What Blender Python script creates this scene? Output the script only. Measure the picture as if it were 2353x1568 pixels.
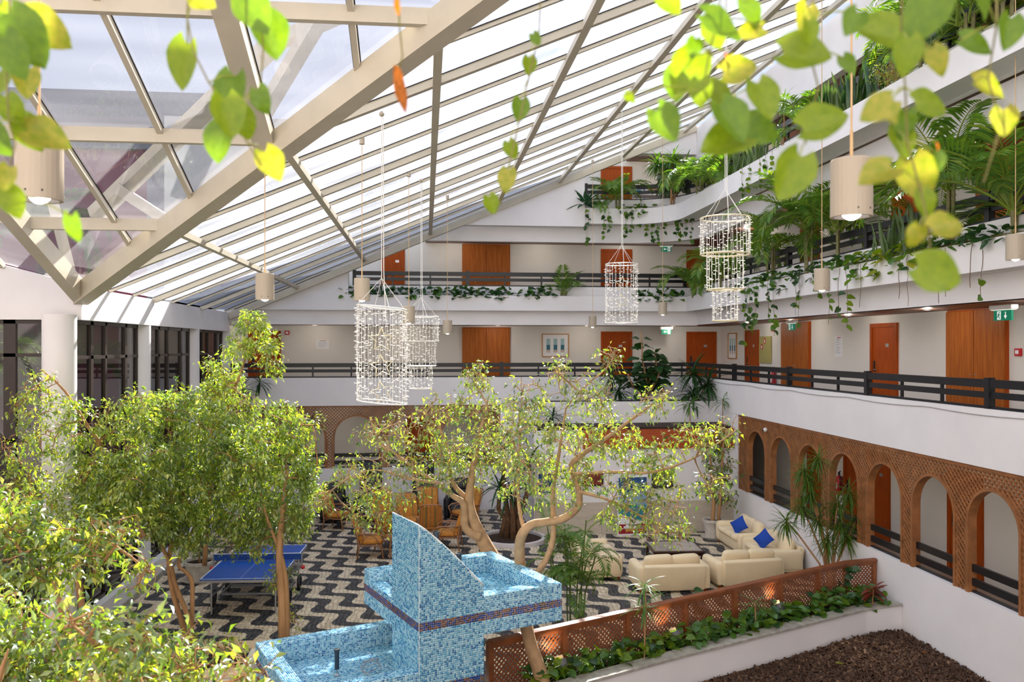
import bpy, bmesh, math, random
import numpy as np
from mathutils import Vector, Matrix, Euler
for o in list(bpy.data.objects): bpy.data.objects.remove(o)
SC = bpy.context.scene; COL = SC.collection
PI = math.pi; R = math.radians

# ------------------------------------------------------------------ camera
FPX = 1900.0; CXP = 1176.5; HYP = 798.0; YAW = math.atan((CXP-978.0)/FPX); CAMH = 5.24
cam_data = bpy.data.cameras.new('camera'); cam = bpy.data.objects.new('camera', cam_data); COL.objects.link(cam)
cam.location = (0, 0, CAMH); cam.rotation_euler = (PI/2, 0, -YAW)
cam_data.sensor_width = 36.0; cam_data.lens = FPX/2353.0*36.0
cam_data.shift_y = (HYP-784.0)/2353.0
cam_data.clip_start = 0.05; cam_data.clip_end = 400
cam_data.dof.use_dof = True; cam_data.dof.focus_distance = 14.0; cam_data.dof.aperture_fstop = 2.2
SC.camera = cam
# ------------------------------------------------------------------ world, sun, exposure
W = bpy.data.worlds.new('sky'); SC.world = W; W.use_nodes = True
nt = W.node_tree; nt.nodes.clear()
wo = nt.nodes.new('ShaderNodeOutputWorld'); bg = nt.nodes.new('ShaderNodeBackground')
tc = nt.nodes.new('ShaderNodeTexCoord'); sx = nt.nodes.new('ShaderNodeSeparateXYZ'); rp = nt.nodes.new('ShaderNodeValToRGB')
nt.links.new(tc.outputs['Generated'], sx.inputs[0]); nt.links.new(sx.outputs['Z'], rp.inputs[0])
rp.color_ramp.elements[0].position = 0.0; rp.color_ramp.elements[0].color = (0.86, 0.90, 1.0, 1)
rp.color_ramp.elements[1].position = 0.9; rp.color_ramp.elements[1].color = (0.52, 0.68, 1.0, 1)
nt.links.new(rp.outputs[0], bg.inputs[0]); bg.inputs[1].default_value = 0.74
nt.links.new(bg.outputs[0], wo.inputs[0])
sun_d = bpy.data.lights.new('sun', 'SUN'); sun = bpy.data.objects.new('sun', sun_d); COL.objects.link(sun)
SUN_TRAVEL = Vector((-0.45, -1.45, -1.17)).normalized()
sun.rotation_euler = SUN_TRAVEL.to_track_quat('-Z', 'Y').to_euler()
sun_d.energy = 19.0; sun_d.angle = R(0.55); sun_d.color = (1.0, 0.93, 0.82)
sun.location = (20, 40, 40)
SC.view_settings.view_transform = 'Standard'; SC.view_settings.look = 'None'
SC.view_settings.gamma = 1.0; SC.view_settings.use_curve_mapping = False
SC.view_settings.exposure = 0.5

# ------------------------------------------------------------------ helpers
def at(px, py, d):
    """a point of the hall at depth d along the view axis (photo pixel -> room coordinates)"""
    X = (px-CXP)/FPX*d; c, s = math.cos(YAW), math.sin(YAW)
    return Vector((X*c+d*s, -X*s+d*c, CAMH+(HYP-py)/FPX*d))
MATS = {}
def mat(name, col, rough=0.6, metal=0.0, vary=0.0, scale=6.0, bump=0.0, stretch=None, emit=0.0, spec=0.5, col2=None, detail=4.0, tint=None, trans=0.0, island=False):
    if name in MATS: return MATS[name]
    m = bpy.data.materials.new(name); m.use_nodes = True; MATS[name] = m
    t = m.node_tree; p = t.nodes['Principled BSDF']; out = t.nodes['Material Output']
    p.inputs['Roughness'].default_value = rough; p.inputs['Metallic'].default_value = metal
    p.inputs['Specular IOR Level'].default_value = spec
    c4 = (*col, 1)
    p.inputs['Base Color'].default_value = c4
    csock = None
    if vary > 0 or col2 or bump > 0:
        tc = t.nodes.new('ShaderNodeTexCoord'); mp = t.nodes.new('ShaderNodeMapping')
        t.links.new(tc.outputs['Object'], mp.inputs[0])
        if stretch: mp.inputs['Scale'].default_value = stretch
        nz = t.nodes.new('ShaderNodeTexNoise'); nz.inputs['Scale'].default_value = scale; nz.inputs['Detail'].default_value = detail
        t.links.new(mp.outputs[0], nz.inputs['Vector'])
        if vary > 0 or col2:
            mx = t.nodes.new('ShaderNodeMix'); mx.data_type = 'RGBA'
            b = col2 if col2 else tuple(max(0, x*(1-vary)) for x in col)
            mx.inputs[6].default_value = c4; mx.inputs[7].default_value = (*b, 1)
            rr = t.nodes.new('ShaderNodeMapRange'); rr.inputs[1].default_value = 0.35; rr.inputs[2].default_value = 0.65
            t.links.new(nz.outputs[0], rr.inputs[0]); t.links.new(rr.outputs[0], mx.inputs[0])
            csock = mx.outputs[2]; t.links.new(csock, p.inputs['Base Color'])
        if bump > 0:
            bp = t.nodes.new('ShaderNodeBump'); bp.inputs['Strength'].default_value = bump; bp.inputs['Distance'].default_value = 0.01
            t.links.new(nz.outputs[0], bp.inputs['Height']); t.links.new(bp.outputs[0], p.inputs['Normal'])
    if tint:      # colour ramp driven by the per-face 'tint' attribute
        at_ = t.nodes.new('ShaderNodeAttribute'); at_.attribute_name = 'tint'
        cr = t.nodes.new('ShaderNodeValToRGB'); els = cr.color_ramp.elements
        while len(els) < len(tint): els.new(0.5)
        for e, (ps, cc) in zip(els, tint): e.position = ps; e.color = (*cc, 1)
        t.links.new(at_.outputs['Fac'], cr.inputs[0]); csock = cr.outputs[0]
        t.links.new(csock, p.inputs['Base Color'])
    if emit > 0:
        p.inputs['Emission Color'].default_value = c4; p.inputs['Emission Strength'].default_value = emit
    if trans > 0:
        tl = t.nodes.new('ShaderNodeBsdfTranslucent'); ms = t.nodes.new('ShaderNodeMixShader'); ms.inputs[0].default_value = trans
        if csock is not None:
            hs = t.nodes.new('ShaderNodeMix'); hs.data_type = 'RGBA'; hs.blend_type = 'MULTIPLY'; hs.inputs[0].default_value = 1.0
            hs.inputs[7].default_value = (1.75, 1.75, 0.45, 1); t.links.new(csock, hs.inputs[6]); t.links.new(hs.outputs[2], tl.inputs[0])
        else: tl.inputs[0].default_value = (min(1, col[0]*2.3), min(1, col[1]*2.0), col[2]*0.5, 1)
        t.links.new(p.outputs[0], ms.inputs[1]); t.links.new(tl.outputs[0], ms.inputs[2]); t.links.new(ms.outputs[0], out.inputs[0])
    return m
def glass(name, tint, milky=0.0, refl=0.08, milkcol=(0.9, 0.92, 1.0), rough=0.02):
    m = bpy.data.materials.new(name); m.use_nodes = True; MATS[name] = m
    t = m.node_tree; t.nodes.clear(); out = t.nodes.new('ShaderNodeOutputMaterial')
    tr = t.nodes.new('ShaderNodeBsdfTransparent'); tr.inputs[0].default_value = (*tint, 1)
    cur = tr.outputs[0]
    if milky > 0:
        tl = t.nodes.new('ShaderNodeBsdfTranslucent'); tl.inputs[0].default_value = (*milkcol, 1)
        ms = t.nodes.new('ShaderNodeMixShader')
        tc = t.nodes.new('ShaderNodeTexCoord'); nz = t.nodes.new('ShaderNodeTexNoise'); nz.inputs['Scale'].default_value = 0.8
        mp = t.nodes.new('ShaderNodeMapping'); mp.inputs['Scale'].default_value = (0.35, 2.2, 1); t.links.new(tc.outputs['Object'], mp.inputs[0]); t.links.new(mp.outputs[0], nz.inputs['Vector'])
        rr = t.nodes.new('ShaderNodeMapRange'); rr.inputs[1].default_value = 0.3; rr.inputs[2].default_value = 0.7; rr.inputs[3].default_value = milky*0.55; rr.inputs[4].default_value = milky*1.35
        t.links.new(nz.outputs[0], rr.inputs[0]); t.links.new(rr.outputs[0], ms.inputs[0])
        t.links.new(cur, ms.inputs[1]); t.links.new(tl.outputs[0], ms.inputs[2]); cur = ms.outputs[0]
    gl = t.nodes.new('ShaderNodeBsdfGlossy'); gl.inputs['Roughness'].default_value = rough
    lw = t.nodes.new('ShaderNodeLayerWeight'); lw.inputs[0].default_value = 0.5
    pw = t.nodes.new('ShaderNodeMath'); pw.operation = 'POWER'; pw.inputs[1].default_value = 4.0; t.links.new(lw.outputs['Facing'], pw.inputs[0])
    ml = t.nodes.new('ShaderNodeMath'); ml.operation = 'MULTIPLY_ADD'; ml.inputs[1].default_value = 0.35; ml.inputs[2].default_value = refl; t.links.new(pw.outputs[0], ml.inputs[0]); ml.use_clamp = True
    mf = t.nodes.new('ShaderNodeMixShader'); t.links.new(ml.outputs[0], mf.inputs[0]); t.links.new(cur, mf.inputs[1]); t.links.new(gl.outputs[0], mf.inputs[2])
    t.links.new(mf.outputs[0], out.inputs[0])
    return m

class MB:
    """collects shapes, links them as ONE mesh object"""
    def __init__(s): s.v = []; s.f = []; s.t = []
    def add(s, vs, fs, tint=0.5):
        n = len(s.v); s.v += [tuple(p) for p in vs]; s.f += [tuple(i+n for i in f) for f in fs]; s.t += [tint]*len(fs); return s
    def box(s, x0, x1, y0, y1, z0, z1, M=None):
        vs = [(x0,y0,z0),(x1,y0,z0),(x1,y1,z0),(x0,y1,z0),(x0,y0,z1),(x1,y0,z1),(x1,y1,z1),(x0,y1,z1)]
        if M is not None: vs = [M @ Vector(p) for p in vs]
        return s.add(vs, [(0,3,2,1),(4,5,6,7),(0,1,5,4),(1,2,6,5),(2,3,7,6),(3,0,4,7)])
    def rbox(s, x0, x1, y0, y1, z0, z1, r, M=None, puff=0.0):
        h = ((x1-x0)/2, (y1-y0)/2, (z1-z0)/2); c = ((x0+x1)/2, (y0+y1)/2, (z0+z1)/2)
        r = min(r, *h)
        ax = [[-a, -a+r*0.3, -a+r] + ([0.0] if puff else []) + [a-r, a-r*0.3, a] for a in h]
        n = len(ax[0]); idx = {}; vs = []
        def vid(i, j, k):
            if (i,j,k) in idx: return idx[(i,j,k)]
            p = Vector((ax[0][i], ax[1][j], ax[2][k]))
            q = Vector([max(-(h[d]-r), min(h[d]-r, p[d])) for d in range(3)])
            d = p-q
            if d.length > 1e-9: p = q+d.normalized()*r
            if puff:
                w = [1-(p[d]/h[d])**2 for d in range(3)]
                p = Vector([p[d]*(1+puff*w[(d+1)%3]*w[(d+2)%3]) for d in range(3)])
            p = p+Vector(c); 
            if M is not None: p = M @ p
            vs.append(tuple(p)); idx[(i,j,k)] = len(vs)-1; return len(vs)-1
        fs = []
        for a in range(n-1):
            for b in range(n-1):
                for side in (0, n-1):
                    q = [vid(side,a,b),vid(side,a+1,b),vid(side,a+1,b+1),vid(side,a,b+1)]; fs.append(q if side else q[::-1])
                    q = [vid(a,side,b),vid(a,side,b+1),vid(a+1,side,b+1),vid(a+1,side,b)]; fs.append(q if side else q[::-1])
                    q = [vid(a,b,side),vid(a+1,b,side),vid(a+1,b+1,side),vid(a,b+1,side)]; fs.append(q if side else q[::-1])
        return s.add(vs, fs)
    def bar(s, p0, p1, w, h, up=(0,0,1)):
        p0 = Vector(p0); p1 = Vector(p1); d = (p1-p0).normalized(); up = Vector(up)
        sd = d.cross(up)
        if sd.length < 1e-5: sd = d.cross(Vector((1,0,0)))
        sd.normalize(); u = sd.cross(d).normalized(); a = sd*w/2; b = u*h/2
        vs = [p0-a-b,p0+a-b,p0+a+b,p0-a+b,p1-a-b,p1+a-b,p1+a+b,p1-a+b]
        return s.add(vs, [(0,1,2,3),(7,6,5,4),(0,4,5,1),(1,5,6,2),(2,6,7,3),(3,7,4,0)])
    def tube(s, pts, rad, n=6, cap=True, tint=0.5):
        pts = [Vector(p) for p in pts]; m = len(pts)
        rad = [rad]*m if not hasattr(rad, '__len__') else rad
        vs = []; prev = None
        for i, p in enumerate(pts):
            d = (pts[min(i+1,m-1)]-pts[max(i-1,0)])
            d = d.normalized() if d.length > 1e-9 else Vector((0,0,1))
            if prev is None:
                a = d.cross(Vector((0,0,1)));
                if a.length < 0.05: a = d.cross(Vector((1,0,0)))
            else: a = prev-d*prev.dot(d)
            a.normalize(); prev = a; b = d.cross(a)
            for k in range(n):
                t = 2*PI*k/n; vs.append(p+(a*math.cos(t)+b*math.sin(t))*rad[i])
        fs = [(i*n+k, i*n+(k+1)%n, (i+1)*n+(k+1)%n, (i+1)*n+k) for i in range(m-1) for k in range(n)]
        if cap: fs += [tuple(range(n))[::-1], tuple((m-1)*n+k for k in range(n))]
        return s.add(vs, fs, tint)
    def lathe(s, prof, seg=20, c=(0,0,0), a0=0, a1=2*PI):
        vs = []; full = abs(a1-a0-2*PI) < 1e-6; m = seg if full else seg+1
        for r, z in prof:
            for k in range(m):
                t = a0+(a1-a0)*k/seg; vs.append((c[0]+r*math.cos(t), c[1]+r*math.sin(t), c[2]+z))
        fs = []
        for i in range(len(prof)-1):
            for k in range(seg):
                k2 = (k+1) % m; fs.append((i*m+k, i*m+k2, (i+1)*m+k2, (i+1)*m+k))
        return s.add(vs, fs)
    def prism(s, poly, axis, a0, a1):
        """poly: 2-D outline; axis 'x','y','z' = the extrusion axis"""
        def mk(p, a):
            if axis == 'z': return (p[0], p[1], a)
            if axis == 'y': return (p[0], a, p[1])
            return (a, p[0], p[1])
        n = len(poly); vs = [mk(p, a0) for p in poly]+[mk(p, a1) for p in poly]
        fs = [tuple(range(n))[::-1], tuple(range(n, 2*n))]+[(i, (i+1)%n, n+(i+1)%n, n+i) for i in range(n)]
        return s.add(vs, fs)
    def ball(s, c, r, n=10, m=6, sc=(1,1,1)):
        prof = [(max(1e-4, r*math.sin(PI*i/m)), -r*math.cos(PI*i/m)) for i in range(m+1)]
        q = MB(); q.lathe(prof, n); return s.add([(c[0]+x*sc[0], c[1]+y*sc[1], c[2]+z*sc[2]) for x, y, z in q.v], q.f)
    def mesh(s, name, m=None, smooth=False):
        me = bpy.data.meshes.new(name); me.from_pydata(s.v, [], s.f)
        if m: me.materials.append(m)
        a = me.attributes.new('tint', 'FLOAT', 'FACE'); a.data.foreach_set('value', s.t)
        if smooth: me.polygons.foreach_set('use_smooth', [True]*len(me.polygons))
        return me
    def build(s, name, m, parent=None, smooth=False, loc=None, fix=True):
        me = s.mesh(name, m, smooth)
        if fix:
            bm = bmesh.new(); bm.from_mesh(me); bmesh.ops.recalc_face_normals(bm, faces=bm.faces); bm.to_mesh(me); bm.free()
        return link(name, me, parent, loc)
def link(name, me, parent=None, loc=None, rot=None, scale=None):
    o = bpy.data.objects.new(name, me); COL.objects.link(o)
    if parent: o.parent = parent
    if loc is not None: o.location = loc
    if rot is not None: o.rotation_euler = rot
    if scale is not None: o.scale = scale
    return o
def tag(o, label=None, cat=None, group=None, kind=None):
    if label: o['label'] = label
    if cat: o['category'] = cat
    if group: o['group'] = group
    if kind: o['kind'] = kind
    return o
def thing(name, label, cat, loc=(0,0,0), rz=0.0, group=None, kind=None):
    o = bpy.data.objects.new(name, None); COL.objects.link(o); o.location = loc; o.rotation_euler = (0,0,rz); o.empty_display_size = 0.1
    return tag(o, label, cat, group, kind)
def struct(name, mb, m, label=None, parent=None, smooth=False):
    o = mb.build(name, m, parent, smooth)
    if parent is None: tag(o, label, None, None, 'structure')
    return o
def dup(root, loc, rz=0.0, label=None, scale=None, parent=None):
    r = root.copy(); COL.objects.link(r); r.location = loc; r.rotation_euler = (0,0,rz)
    if scale: r.scale = (scale,)*3
    if label: r['label'] = label
    kids = [o for o in root.children]
    for ch in kids:
        c = ch.copy(); COL.objects.link(c); c.parent = r; c.matrix_parent_inverse = ch.matrix_parent_inverse.copy()
        for g in ch.children:
            d = g.copy(); COL.objects.link(d); d.parent = c
    return r
def np_mesh(name, V, F, m=None, tint=None, smooth=False):
    """V (n,3), F (k,4) or (k,3) numpy arrays"""
    V = np.asarray(V, np.float32); F = np.asarray(F, np.int32); k, c = F.shape
    me = bpy.data.meshes.new(name); me.vertices.add(len(V)); me.vertices.foreach_set('co', V.ravel())
    me.loops.add(k*c); me.loops.foreach_set('vertex_index', F.ravel())
    me.polygons.add(k); me.polygons.foreach_set('loop_start', np.arange(0, k*c, c, dtype=np.int32))
    me.update(calc_edges=True)
    if m: me.materials.append(m)
    a = me.attributes.new('tint', 'FLOAT', 'FACE')
    a.data.foreach_set('value', np.asarray(tint if tint is not None else np.full(k, .5), np.float32))
    if smooth: me.polygons.foreach_set('use_smooth', np.ones(k, bool))
    return me
def clip(poly, a, b, c):
    """keep a*x+b*y+c >= 0"""
    out = []
    for i in range(len(poly)):
        p, q = poly[i], poly[(i+1) % len(poly)]; dp = a*p[0]+b*p[1]+c; dq = a*q[0]+b*q[1]+c
        if dp >= 0: out.append(p)
        if (dp > 0) != (dq > 0) and abs(dp-dq) > 1e-9:
            t = dp/(dp-dq); out.append((p[0]+(q[0]-p[0])*t, p[1]+(q[1]-p[1])*t))
    return out
# ------------------------------------------------------------------ materials
WHITE = mat('white_plaster', (0.83, 0.80, 0.795), 0.85, vary=0.05, scale=1.2, bump=0.08)
CREAMW = mat('corridor_plaster', (0.78, 0.75, 0.69), 0.85, vary=0.04, scale=1.0)
STEEL = mat('cream_painted_steel', (0.58, 0.52, 0.40), 0.5, vary=0.08, scale=3)
GASKET = mat('black_rubber', (0.02, 0.02, 0.022), 0.7)
BLACK = mat('black_lacquer', (0.012, 0.012, 0.015), 0.35, vary=0.3, scale=20)
DOORW = mat('varnished_door_wood', (0.44, 0.085, 0.008), 0.5, spec=0.15, col2=(0.30, 0.05, 0.005), scale=5, stretch=(9, 9, 0.5), detail=6)
CUPW = mat('honey_veneer', (0.45, 0.135, 0.02), 0.5, spec=0.15, col2=(0.31, 0.08, 0.012), scale=4, stretch=(9, 9, 0.45), detail=7)
LATW = mat('lattice_wood', (0.36, 0.145, 0.05), 0.5, vary=0.35, scale=5)
FENW = mat('fence_wood', (0.30, 0.09, 0.028), 0.45, vary=0.35, scale=5)
CEILW = mat('ceiling_boards', (0.22, 0.085, 0.04), 0.5, vary=0.4, scale=3, stretch=(1, 12, 1))
BROWNM = mat('dark_bronze_aluminium', (0.035, 0.022, 0.016), 0.4)
REDW = mat('red_stained_wood', (0.46, 0.085, 0.02), 0.4, vary=0.3, scale=4, stretch=(0.5, 4, 8))
MARBLE = mat('beige_marble', (0.62, 0.54, 0.43), 0.3, vary=0.15, scale=3, stretch=(1, 1, 4))
STONE = mat('coping_stone', (0.44, 0.41, 0.35), 0.7, vary=0.3, scale=8, bump=0.2)
METAL = mat('brushed_metal', (0.55, 0.55, 0.56), 0.3, 0.9)
GREYM = mat('grey_tube', (0.30, 0.31, 0.33), 0.4, 0.5)
PLASTER_FLOOR = mat('corridor_floor', (0.42, 0.30, 0.22), 0.5, vary=0.15, scale=2)
PAPER = mat('white_paper', (0.85, 0.85, 0.86), 0.7)
SOFA = mat('cream_slipcover', (0.90, 0.73, 0.47), 0.9, vary=0.06, scale=3, bump=0.15)
BLUEC = mat('royal_blue_fabric', (0.004, 0.06, 0.40), 0.8, vary=0.15, scale=20)
RATTAN = mat('rattan_cane', (0.42, 0.19, 0.085), 0.4, vary=0.3, scale=14)
CUSH = mat('orange_striped_cushion', (0.60, 0.235, 0.035), 0.85, vary=0.2, scale=12)
CUSHG = mat('olive_stripe', (0.23, 0.17, 0.04), 0.85)
BARK = mat('smooth_ficus_bark', (0.46, 0.25, 0.11), 0.8, col2=(0.30, 0.155, 0.06), scale=7, stretch=(1, 1, 0.25), bump=0.5)
BARK2 = mat('dry_twig_bark', (0.50, 0.31, 0.16), 0.8, vary=0.3, scale=8)
SOIL = mat('dark_soil', (0.055, 0.028, 0.016), 0.95, vary=0.6, scale=14, bump=0.8)
LEAF = mat('ficus_leaf', (0.1, 0.2, 0.02), 0.30, tint=[(0, (0.05, 0.11, 0.03)), (0.4, (0.185, 0.285, 0.052)), (0.75, (0.40, 0.48, 0.07)), (1, (0.66, 0.63, 0.12))], trans=0.44, spec=1.0)
_p = LEAF.node_tree.nodes['Principled BSDF']; _p.inputs['Coat Weight'].default_value = 1.0; _p.inputs['Coat Roughness'].default_value = 0.28; _p.inputs['Coat IOR'].default_value = 1.75
PLEAF = mat('palm_leaf', (0.1, 0.2, 0.02), 0.35, tint=[(0, (0.04, 0.115, 0.025)), (0.55, (0.125, 0.245, 0.035)), (1, (0.38, 0.41, 0.055))], trans=0.38, spec=0.5)
DLEAF = mat('deep_green_leaf', (0.026, 0.080, 0.022), 0.32, trans=0.25)
MLEAF = mat('mid_green_leaf', (0.07, 0.17, 0.025), 0.32, trans=0.35)
YLEAF = mat('lime_pothos_leaf', (0.23, 0.31, 0.015), 0.32, col2=(0.16, 0.25, 0.012), scale=5, trans=0.48)
YLEAF2 = mat('golden_pothos_leaf', (0.40, 0.36, 0.06), 0.32, col2=(0.22, 0.28, 0.014), scale=4, trans=0.48)
GLEAF = mat('green_pothos_leaf', (0.10, 0.20, 0.013), 0.32, col2=(0.15, 0.25, 0.016), scale=5, trans=0.45)
DRYLEAF = mat('dry_orange_leaf', (0.55, 0.16, 0.02), 0.7, vary=0.5, scale=14, trans=0.4)
VINE = mat('vine_stem', (0.22, 0.19, 0.05), 0.7, vary=0.3, scale=10)
DRYVINE = mat('dry_vine_stem', (0.17, 0.10, 0.055), 0.8)
TERRA = mat('cream_pot', (0.66, 0.60, 0.52), 0.6, vary=0.25, scale=5, bump=0.1)
LAMPW = mat('cream_lamp_enamel', (0.44, 0.37, 0.275), 0.45)
LAMPIN = mat('lamp_inside', (0.10, 0.09, 0.09), 0.6)
BULB = mat('glowing_bulb', (1.0, 0.93, 0.80), 0.4, emit=7.0)
LED = mat('led_bulb', (1.0, 0.94, 0.82), 0.4, emit=0.45)
WIRE = mat('white_wire', (0.80, 0.78, 0.72), 0.5)
CORD = mat('tan_cord', (0.60, 0.40, 0.20), 0.7)
GOLDW = mat('pale_gold_wire', (0.75, 0.66, 0.42), 0.4)
SIGNG = mat('exit_green', (0.0, 0.20, 0.11), 0.5, emit=0.25)
SIGNW = mat('sign_white', (0.9, 0.9, 0.9), 0.5, emit=0.3)
REDP = mat('fire_red', (0.55, 0.012, 0.02), 0.35)
BLACKP = mat('black_plastic', (0.015, 0.015, 0.017), 0.45)
ROOFG = glass('hazy_roof_glass', (0.90, 0.92, 0.96), milky=0.16, refl=0.05)
CLEARG = glass('clear_roof_glass', (0.81, 0.81, 0.835), milky=0.03, refl=0.06)
WING = glass('tinted_window_glass', (0.42, 0.40, 0.40), milky=0.0, refl=0.12)
# ================================================================== THE SETTING
UL, UR, VF, VC = -6.0, 8.75, 26.6, 15.2        # left wall, right wing, far wall, front corner of the left wall
SL, ZE = 0.419, 6.33                           # roof pitch, eaves height
def zroof(u, v):
    if u < UL: return ZE+SL*max(0, VC-v)-0.27*(u-UL)
    return ZE+SL*max(u-UL, VC-v) if False else (ZE+SL*(u-UL) if v >= VC-(u-UL) else ZE+SL*(VC-v))
# ---- floor: mortar bed + wave pattern cobbles
floor = struct('floor', MB().box(UL-3.5, UR, 12.0, 28.6, -0.25, -0.012), mat('mortar', (0.16, 0.14, 0.12), 0.9, vary=0.3, scale=9), 'wave patterned cobbled floor of the hall')
def cobble_material():
    m = bpy.data.materials.new('wave_cobbles'); m.use_nodes = True; t = m.node_tree; p = t.nodes['Principled BSDF']
    N = lambda k: t.nodes.new(k)
    tc = N('ShaderNodeTexCoord'); sp = N('ShaderNodeSeparateXYZ'); t.links.new(tc.outputs['Object'], sp.inputs[0])
    def mth(op, a, b=None):
        n = N('ShaderNodeMath'); n.operation = op
        for i, q in enumerate((a, b)):
            if q is None: continue
            if isinstance(q, (int, float)): n.inputs[i].default_value = q
            else: t.links.new(q, n.inputs[i])
        return n.outputs[0]
    u, v = sp.outputs['X'], sp.outputs['Y']
    p_ = mth('SUBTRACT', mth('MULTIPLY', u, 0.525), mth('MULTIPLY', v, 0.851)); q_ = mth('ADD', mth('MULTIPLY', u, 0.851), mth('MULTIPLY', v, 0.525))
    sn = mth('SINE', mth('ADD', mth('MULTIPLY', p_, 2*PI/0.952), 5.762))
    w = mth('ADD', mth('MULTIPLY', mth('SUBTRACT', q_, mth('MULTIPLY', sn, 0.175)), 1/0.604), 40.379)
    dk = mth('LESS_THAN', mth('FRACT', w), 0.5)
    at_ = N('ShaderNodeAttribute'); at_.attribute_name = 'tint'
    def ramp(a, b):
        r = N('ShaderNodeValToRGB'); r.color_ramp.elements[0].color = (*a, 1); r.color_ramp.elements[1].color = (*b, 1); t.links.new(at_.outputs['Fac'], r.inputs[0]); return r.outputs[0]
    mx = N('ShaderNodeMix'); mx.data_type = 'RGBA'; t.links.new(dk, mx.inputs[0])
    t.links.new(ramp((0.54, 0.43, 0.29), (0.78, 0.66, 0.48)), mx.inputs[6]); t.links.new(ramp((0.022, 0.022, 0.024), (0.075, 0.072, 0.07)), mx.inputs[7])
    t.links.new(mx.outputs[2], p.inputs['Base Color']); p.inputs['Roughness'].default_value = 0.45
    return m
def cobbles():
    rng = np.random.default_rng(3); q = 0.088
    us = np.arange(UL, UR+q, q); vs = np.arange(13.2, VF+q, q); nu, nv = len(us), len(vs)
    G = np.zeros((nv, nu, 2)); G[..., 0] = us[None, :]+0.02*np.sin(vs*5)[:, None]; G[..., 1] = vs[:, None]+0.045*np.abs(np.sin(us*PI/0.7))[None, :]
    G += rng.uniform(-0.016, 0.016, G.shape)
    C = np.stack([G[:-1, :-1], G[:-1, 1:], G[1:, 1:], G[1:, :-1]], 2).reshape(-1, 4, 2)
    ctr = C.mean(1, keepdims=True)
    # leave out the planter and the tree bed
    cu, cv = ctr[:, 0, 0], ctr[:, 0, 1]
    keep = ~((cv < 15.0-(8.0-cu)*0.5) & (cu > 0.9)) & ((cu-2.35)**2+(cv-22.3)**2 > 0.95**2) & ~((cv > 22.8) & (cu > 3.0)) & (cu < UR)
    C = C[keep]; ctr = ctr[keep]; n = len(C)
    lo = ctr+(C-ctr)*0.95; hi = ctr+(C-ctr)*0.82
    z = rng.uniform(0.0, 0.006, (n, 1, 1))
    V = np.concatenate([np.concatenate([lo, np.full((n, 4, 1), -0.012)], 2), np.concatenate([hi, np.broadcast_to(z, (n, 4, 1))], 2)], 1).reshape(-1, 3)
    b = (np.arange(n)*8)[:, None, None]
    F = (b+np.array([[4,5,6,7],[0,1,5,4],[1,2,6,5],[2,3,7,6],[3,0,4,7]])[None]).reshape(-1, 4)
    o = link('cobblestones', np_mesh('cobblestones', V, F, cobble_material(), np.repeat(rng.uniform(0, 1, n), 5)), floor)
    tag(o, kind='stuff')
cobbles()
struct('floor_garden', MB().box(-9.5, 10.4, -3, 12.0, -0.35, -0.12), SOIL, 'earth ground of the planted near end of the hall')
struct('floor_outside', MB().box(-60, 60, -40, 90, -0.6, -0.45), mat('outside_paving', (0.35, 0.33, 0.30), 0.9, vary=0.3, scale=0.5), 'paved ground outside the glass hall')
# ---- right wing
def bx(*a): return MB().box(*a)
struct('wall_right_parapet', bx(UR, UR+0.16, -3, 28.4, -0.2, 1.25), WHITE, 'low white wall below the lattice arcade of the right wing')
g = MB(); g.box(UR, UR+0.15, -3, VF, 3.34, 4.27); struct('wall_right_balcony', g, WHITE, 'white balcony parapet of the middle floor along the right wing')
g = MB(); g.box(UR+0.12, UR+0.32, -3, 28.4, 5.97, 6.45); g.box(8.45, 8.57, -3, 26.2, 6.4, 6.88); g.box(8.57, UR, -3, 26.3, 6.41, 6.46); g.box(UR, UR+0.14, -3, 26.6, 6.4, 7.2)
struct('trim_1', g, WHITE, 'white planter trough and beam of the third floor along the right wing')
# fourth floor trough with its rounded corner
arc = [(6.35+1.5*math.sin(R(a)), 24.6+1.5*math.cos(R(a))) for a in range(0, 91, 9)]
path4 = [(5.07, 26.1)]+arc+[(7.85, -3.0)]
def ribbon(path, w, z0, z1):
    m = MB(); L = []; 
    for i, p in enumerate(path):
        a = Vector(path[max(i-1, 0)]); b = Vector(path[min(i+1, len(path)-1)]); d = (b-a).normalized(); nrm = Vector((-d.y, d.x)) if True else None
        L.append((Vector(p), nrm))
    vs = []; fs = []
    for p, nrm in L:
        q = p+nrm*w
        vs += [(p.x, p.y, z0), (p.x, p.y, z1), (q.x, q.y, z1), (q.x, q.y, z0)]
    n = len(path)
    for i in range(n-1):
        for k in range(4): fs.append((i*4+k, i*4+(k+1)%4, (i+1)*4+(k+1)%4, (i+1)*4+k))
    fs += [(0,1,2,3), tuple((n-1)*4+k for k in (3,2,1,0))]
    return m.add(vs, fs)
g = ribbon(path4, 0.12, 9.2, 9.7); h = ribbon([(5.07, 25.985)]+[(6.35+1.385*math.sin(R(a)), 24.6+1.385*math.cos(R(a))) for a in range(0, 91, 9)]+[(7.735, -3.0)] if False else [(5.07, 26.22)]+[(6.45+1.52*math.sin(R(a)), 24.7+1.52*math.cos(R(a))) for a in range(0, 91, 9)]+[(7.97, -3.0)], 0.42, 9.21, 9.26); g.add(h.v, h.f)
h = ribbon([(5.07, 26.55)]+[(6.5+1.9*math.sin(R(a)), 24.6+1.9*math.cos(R(a))) for a in range(0, 91, 9)]+[(8.4, -3.0)], 0.12, 9.205, 10.05); g.add(h.v, h.f)
h = ribbon([(0.5, 26.55)]+[(6.7+1.9*math.sin(R(a)), 24.6+1.9*math.cos(R(a))) for a in range(0, 91, 9)]+[(8.6, -3.0)], 0.2, 8.66, 9.195); g.add(h.v, h.f)
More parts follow.
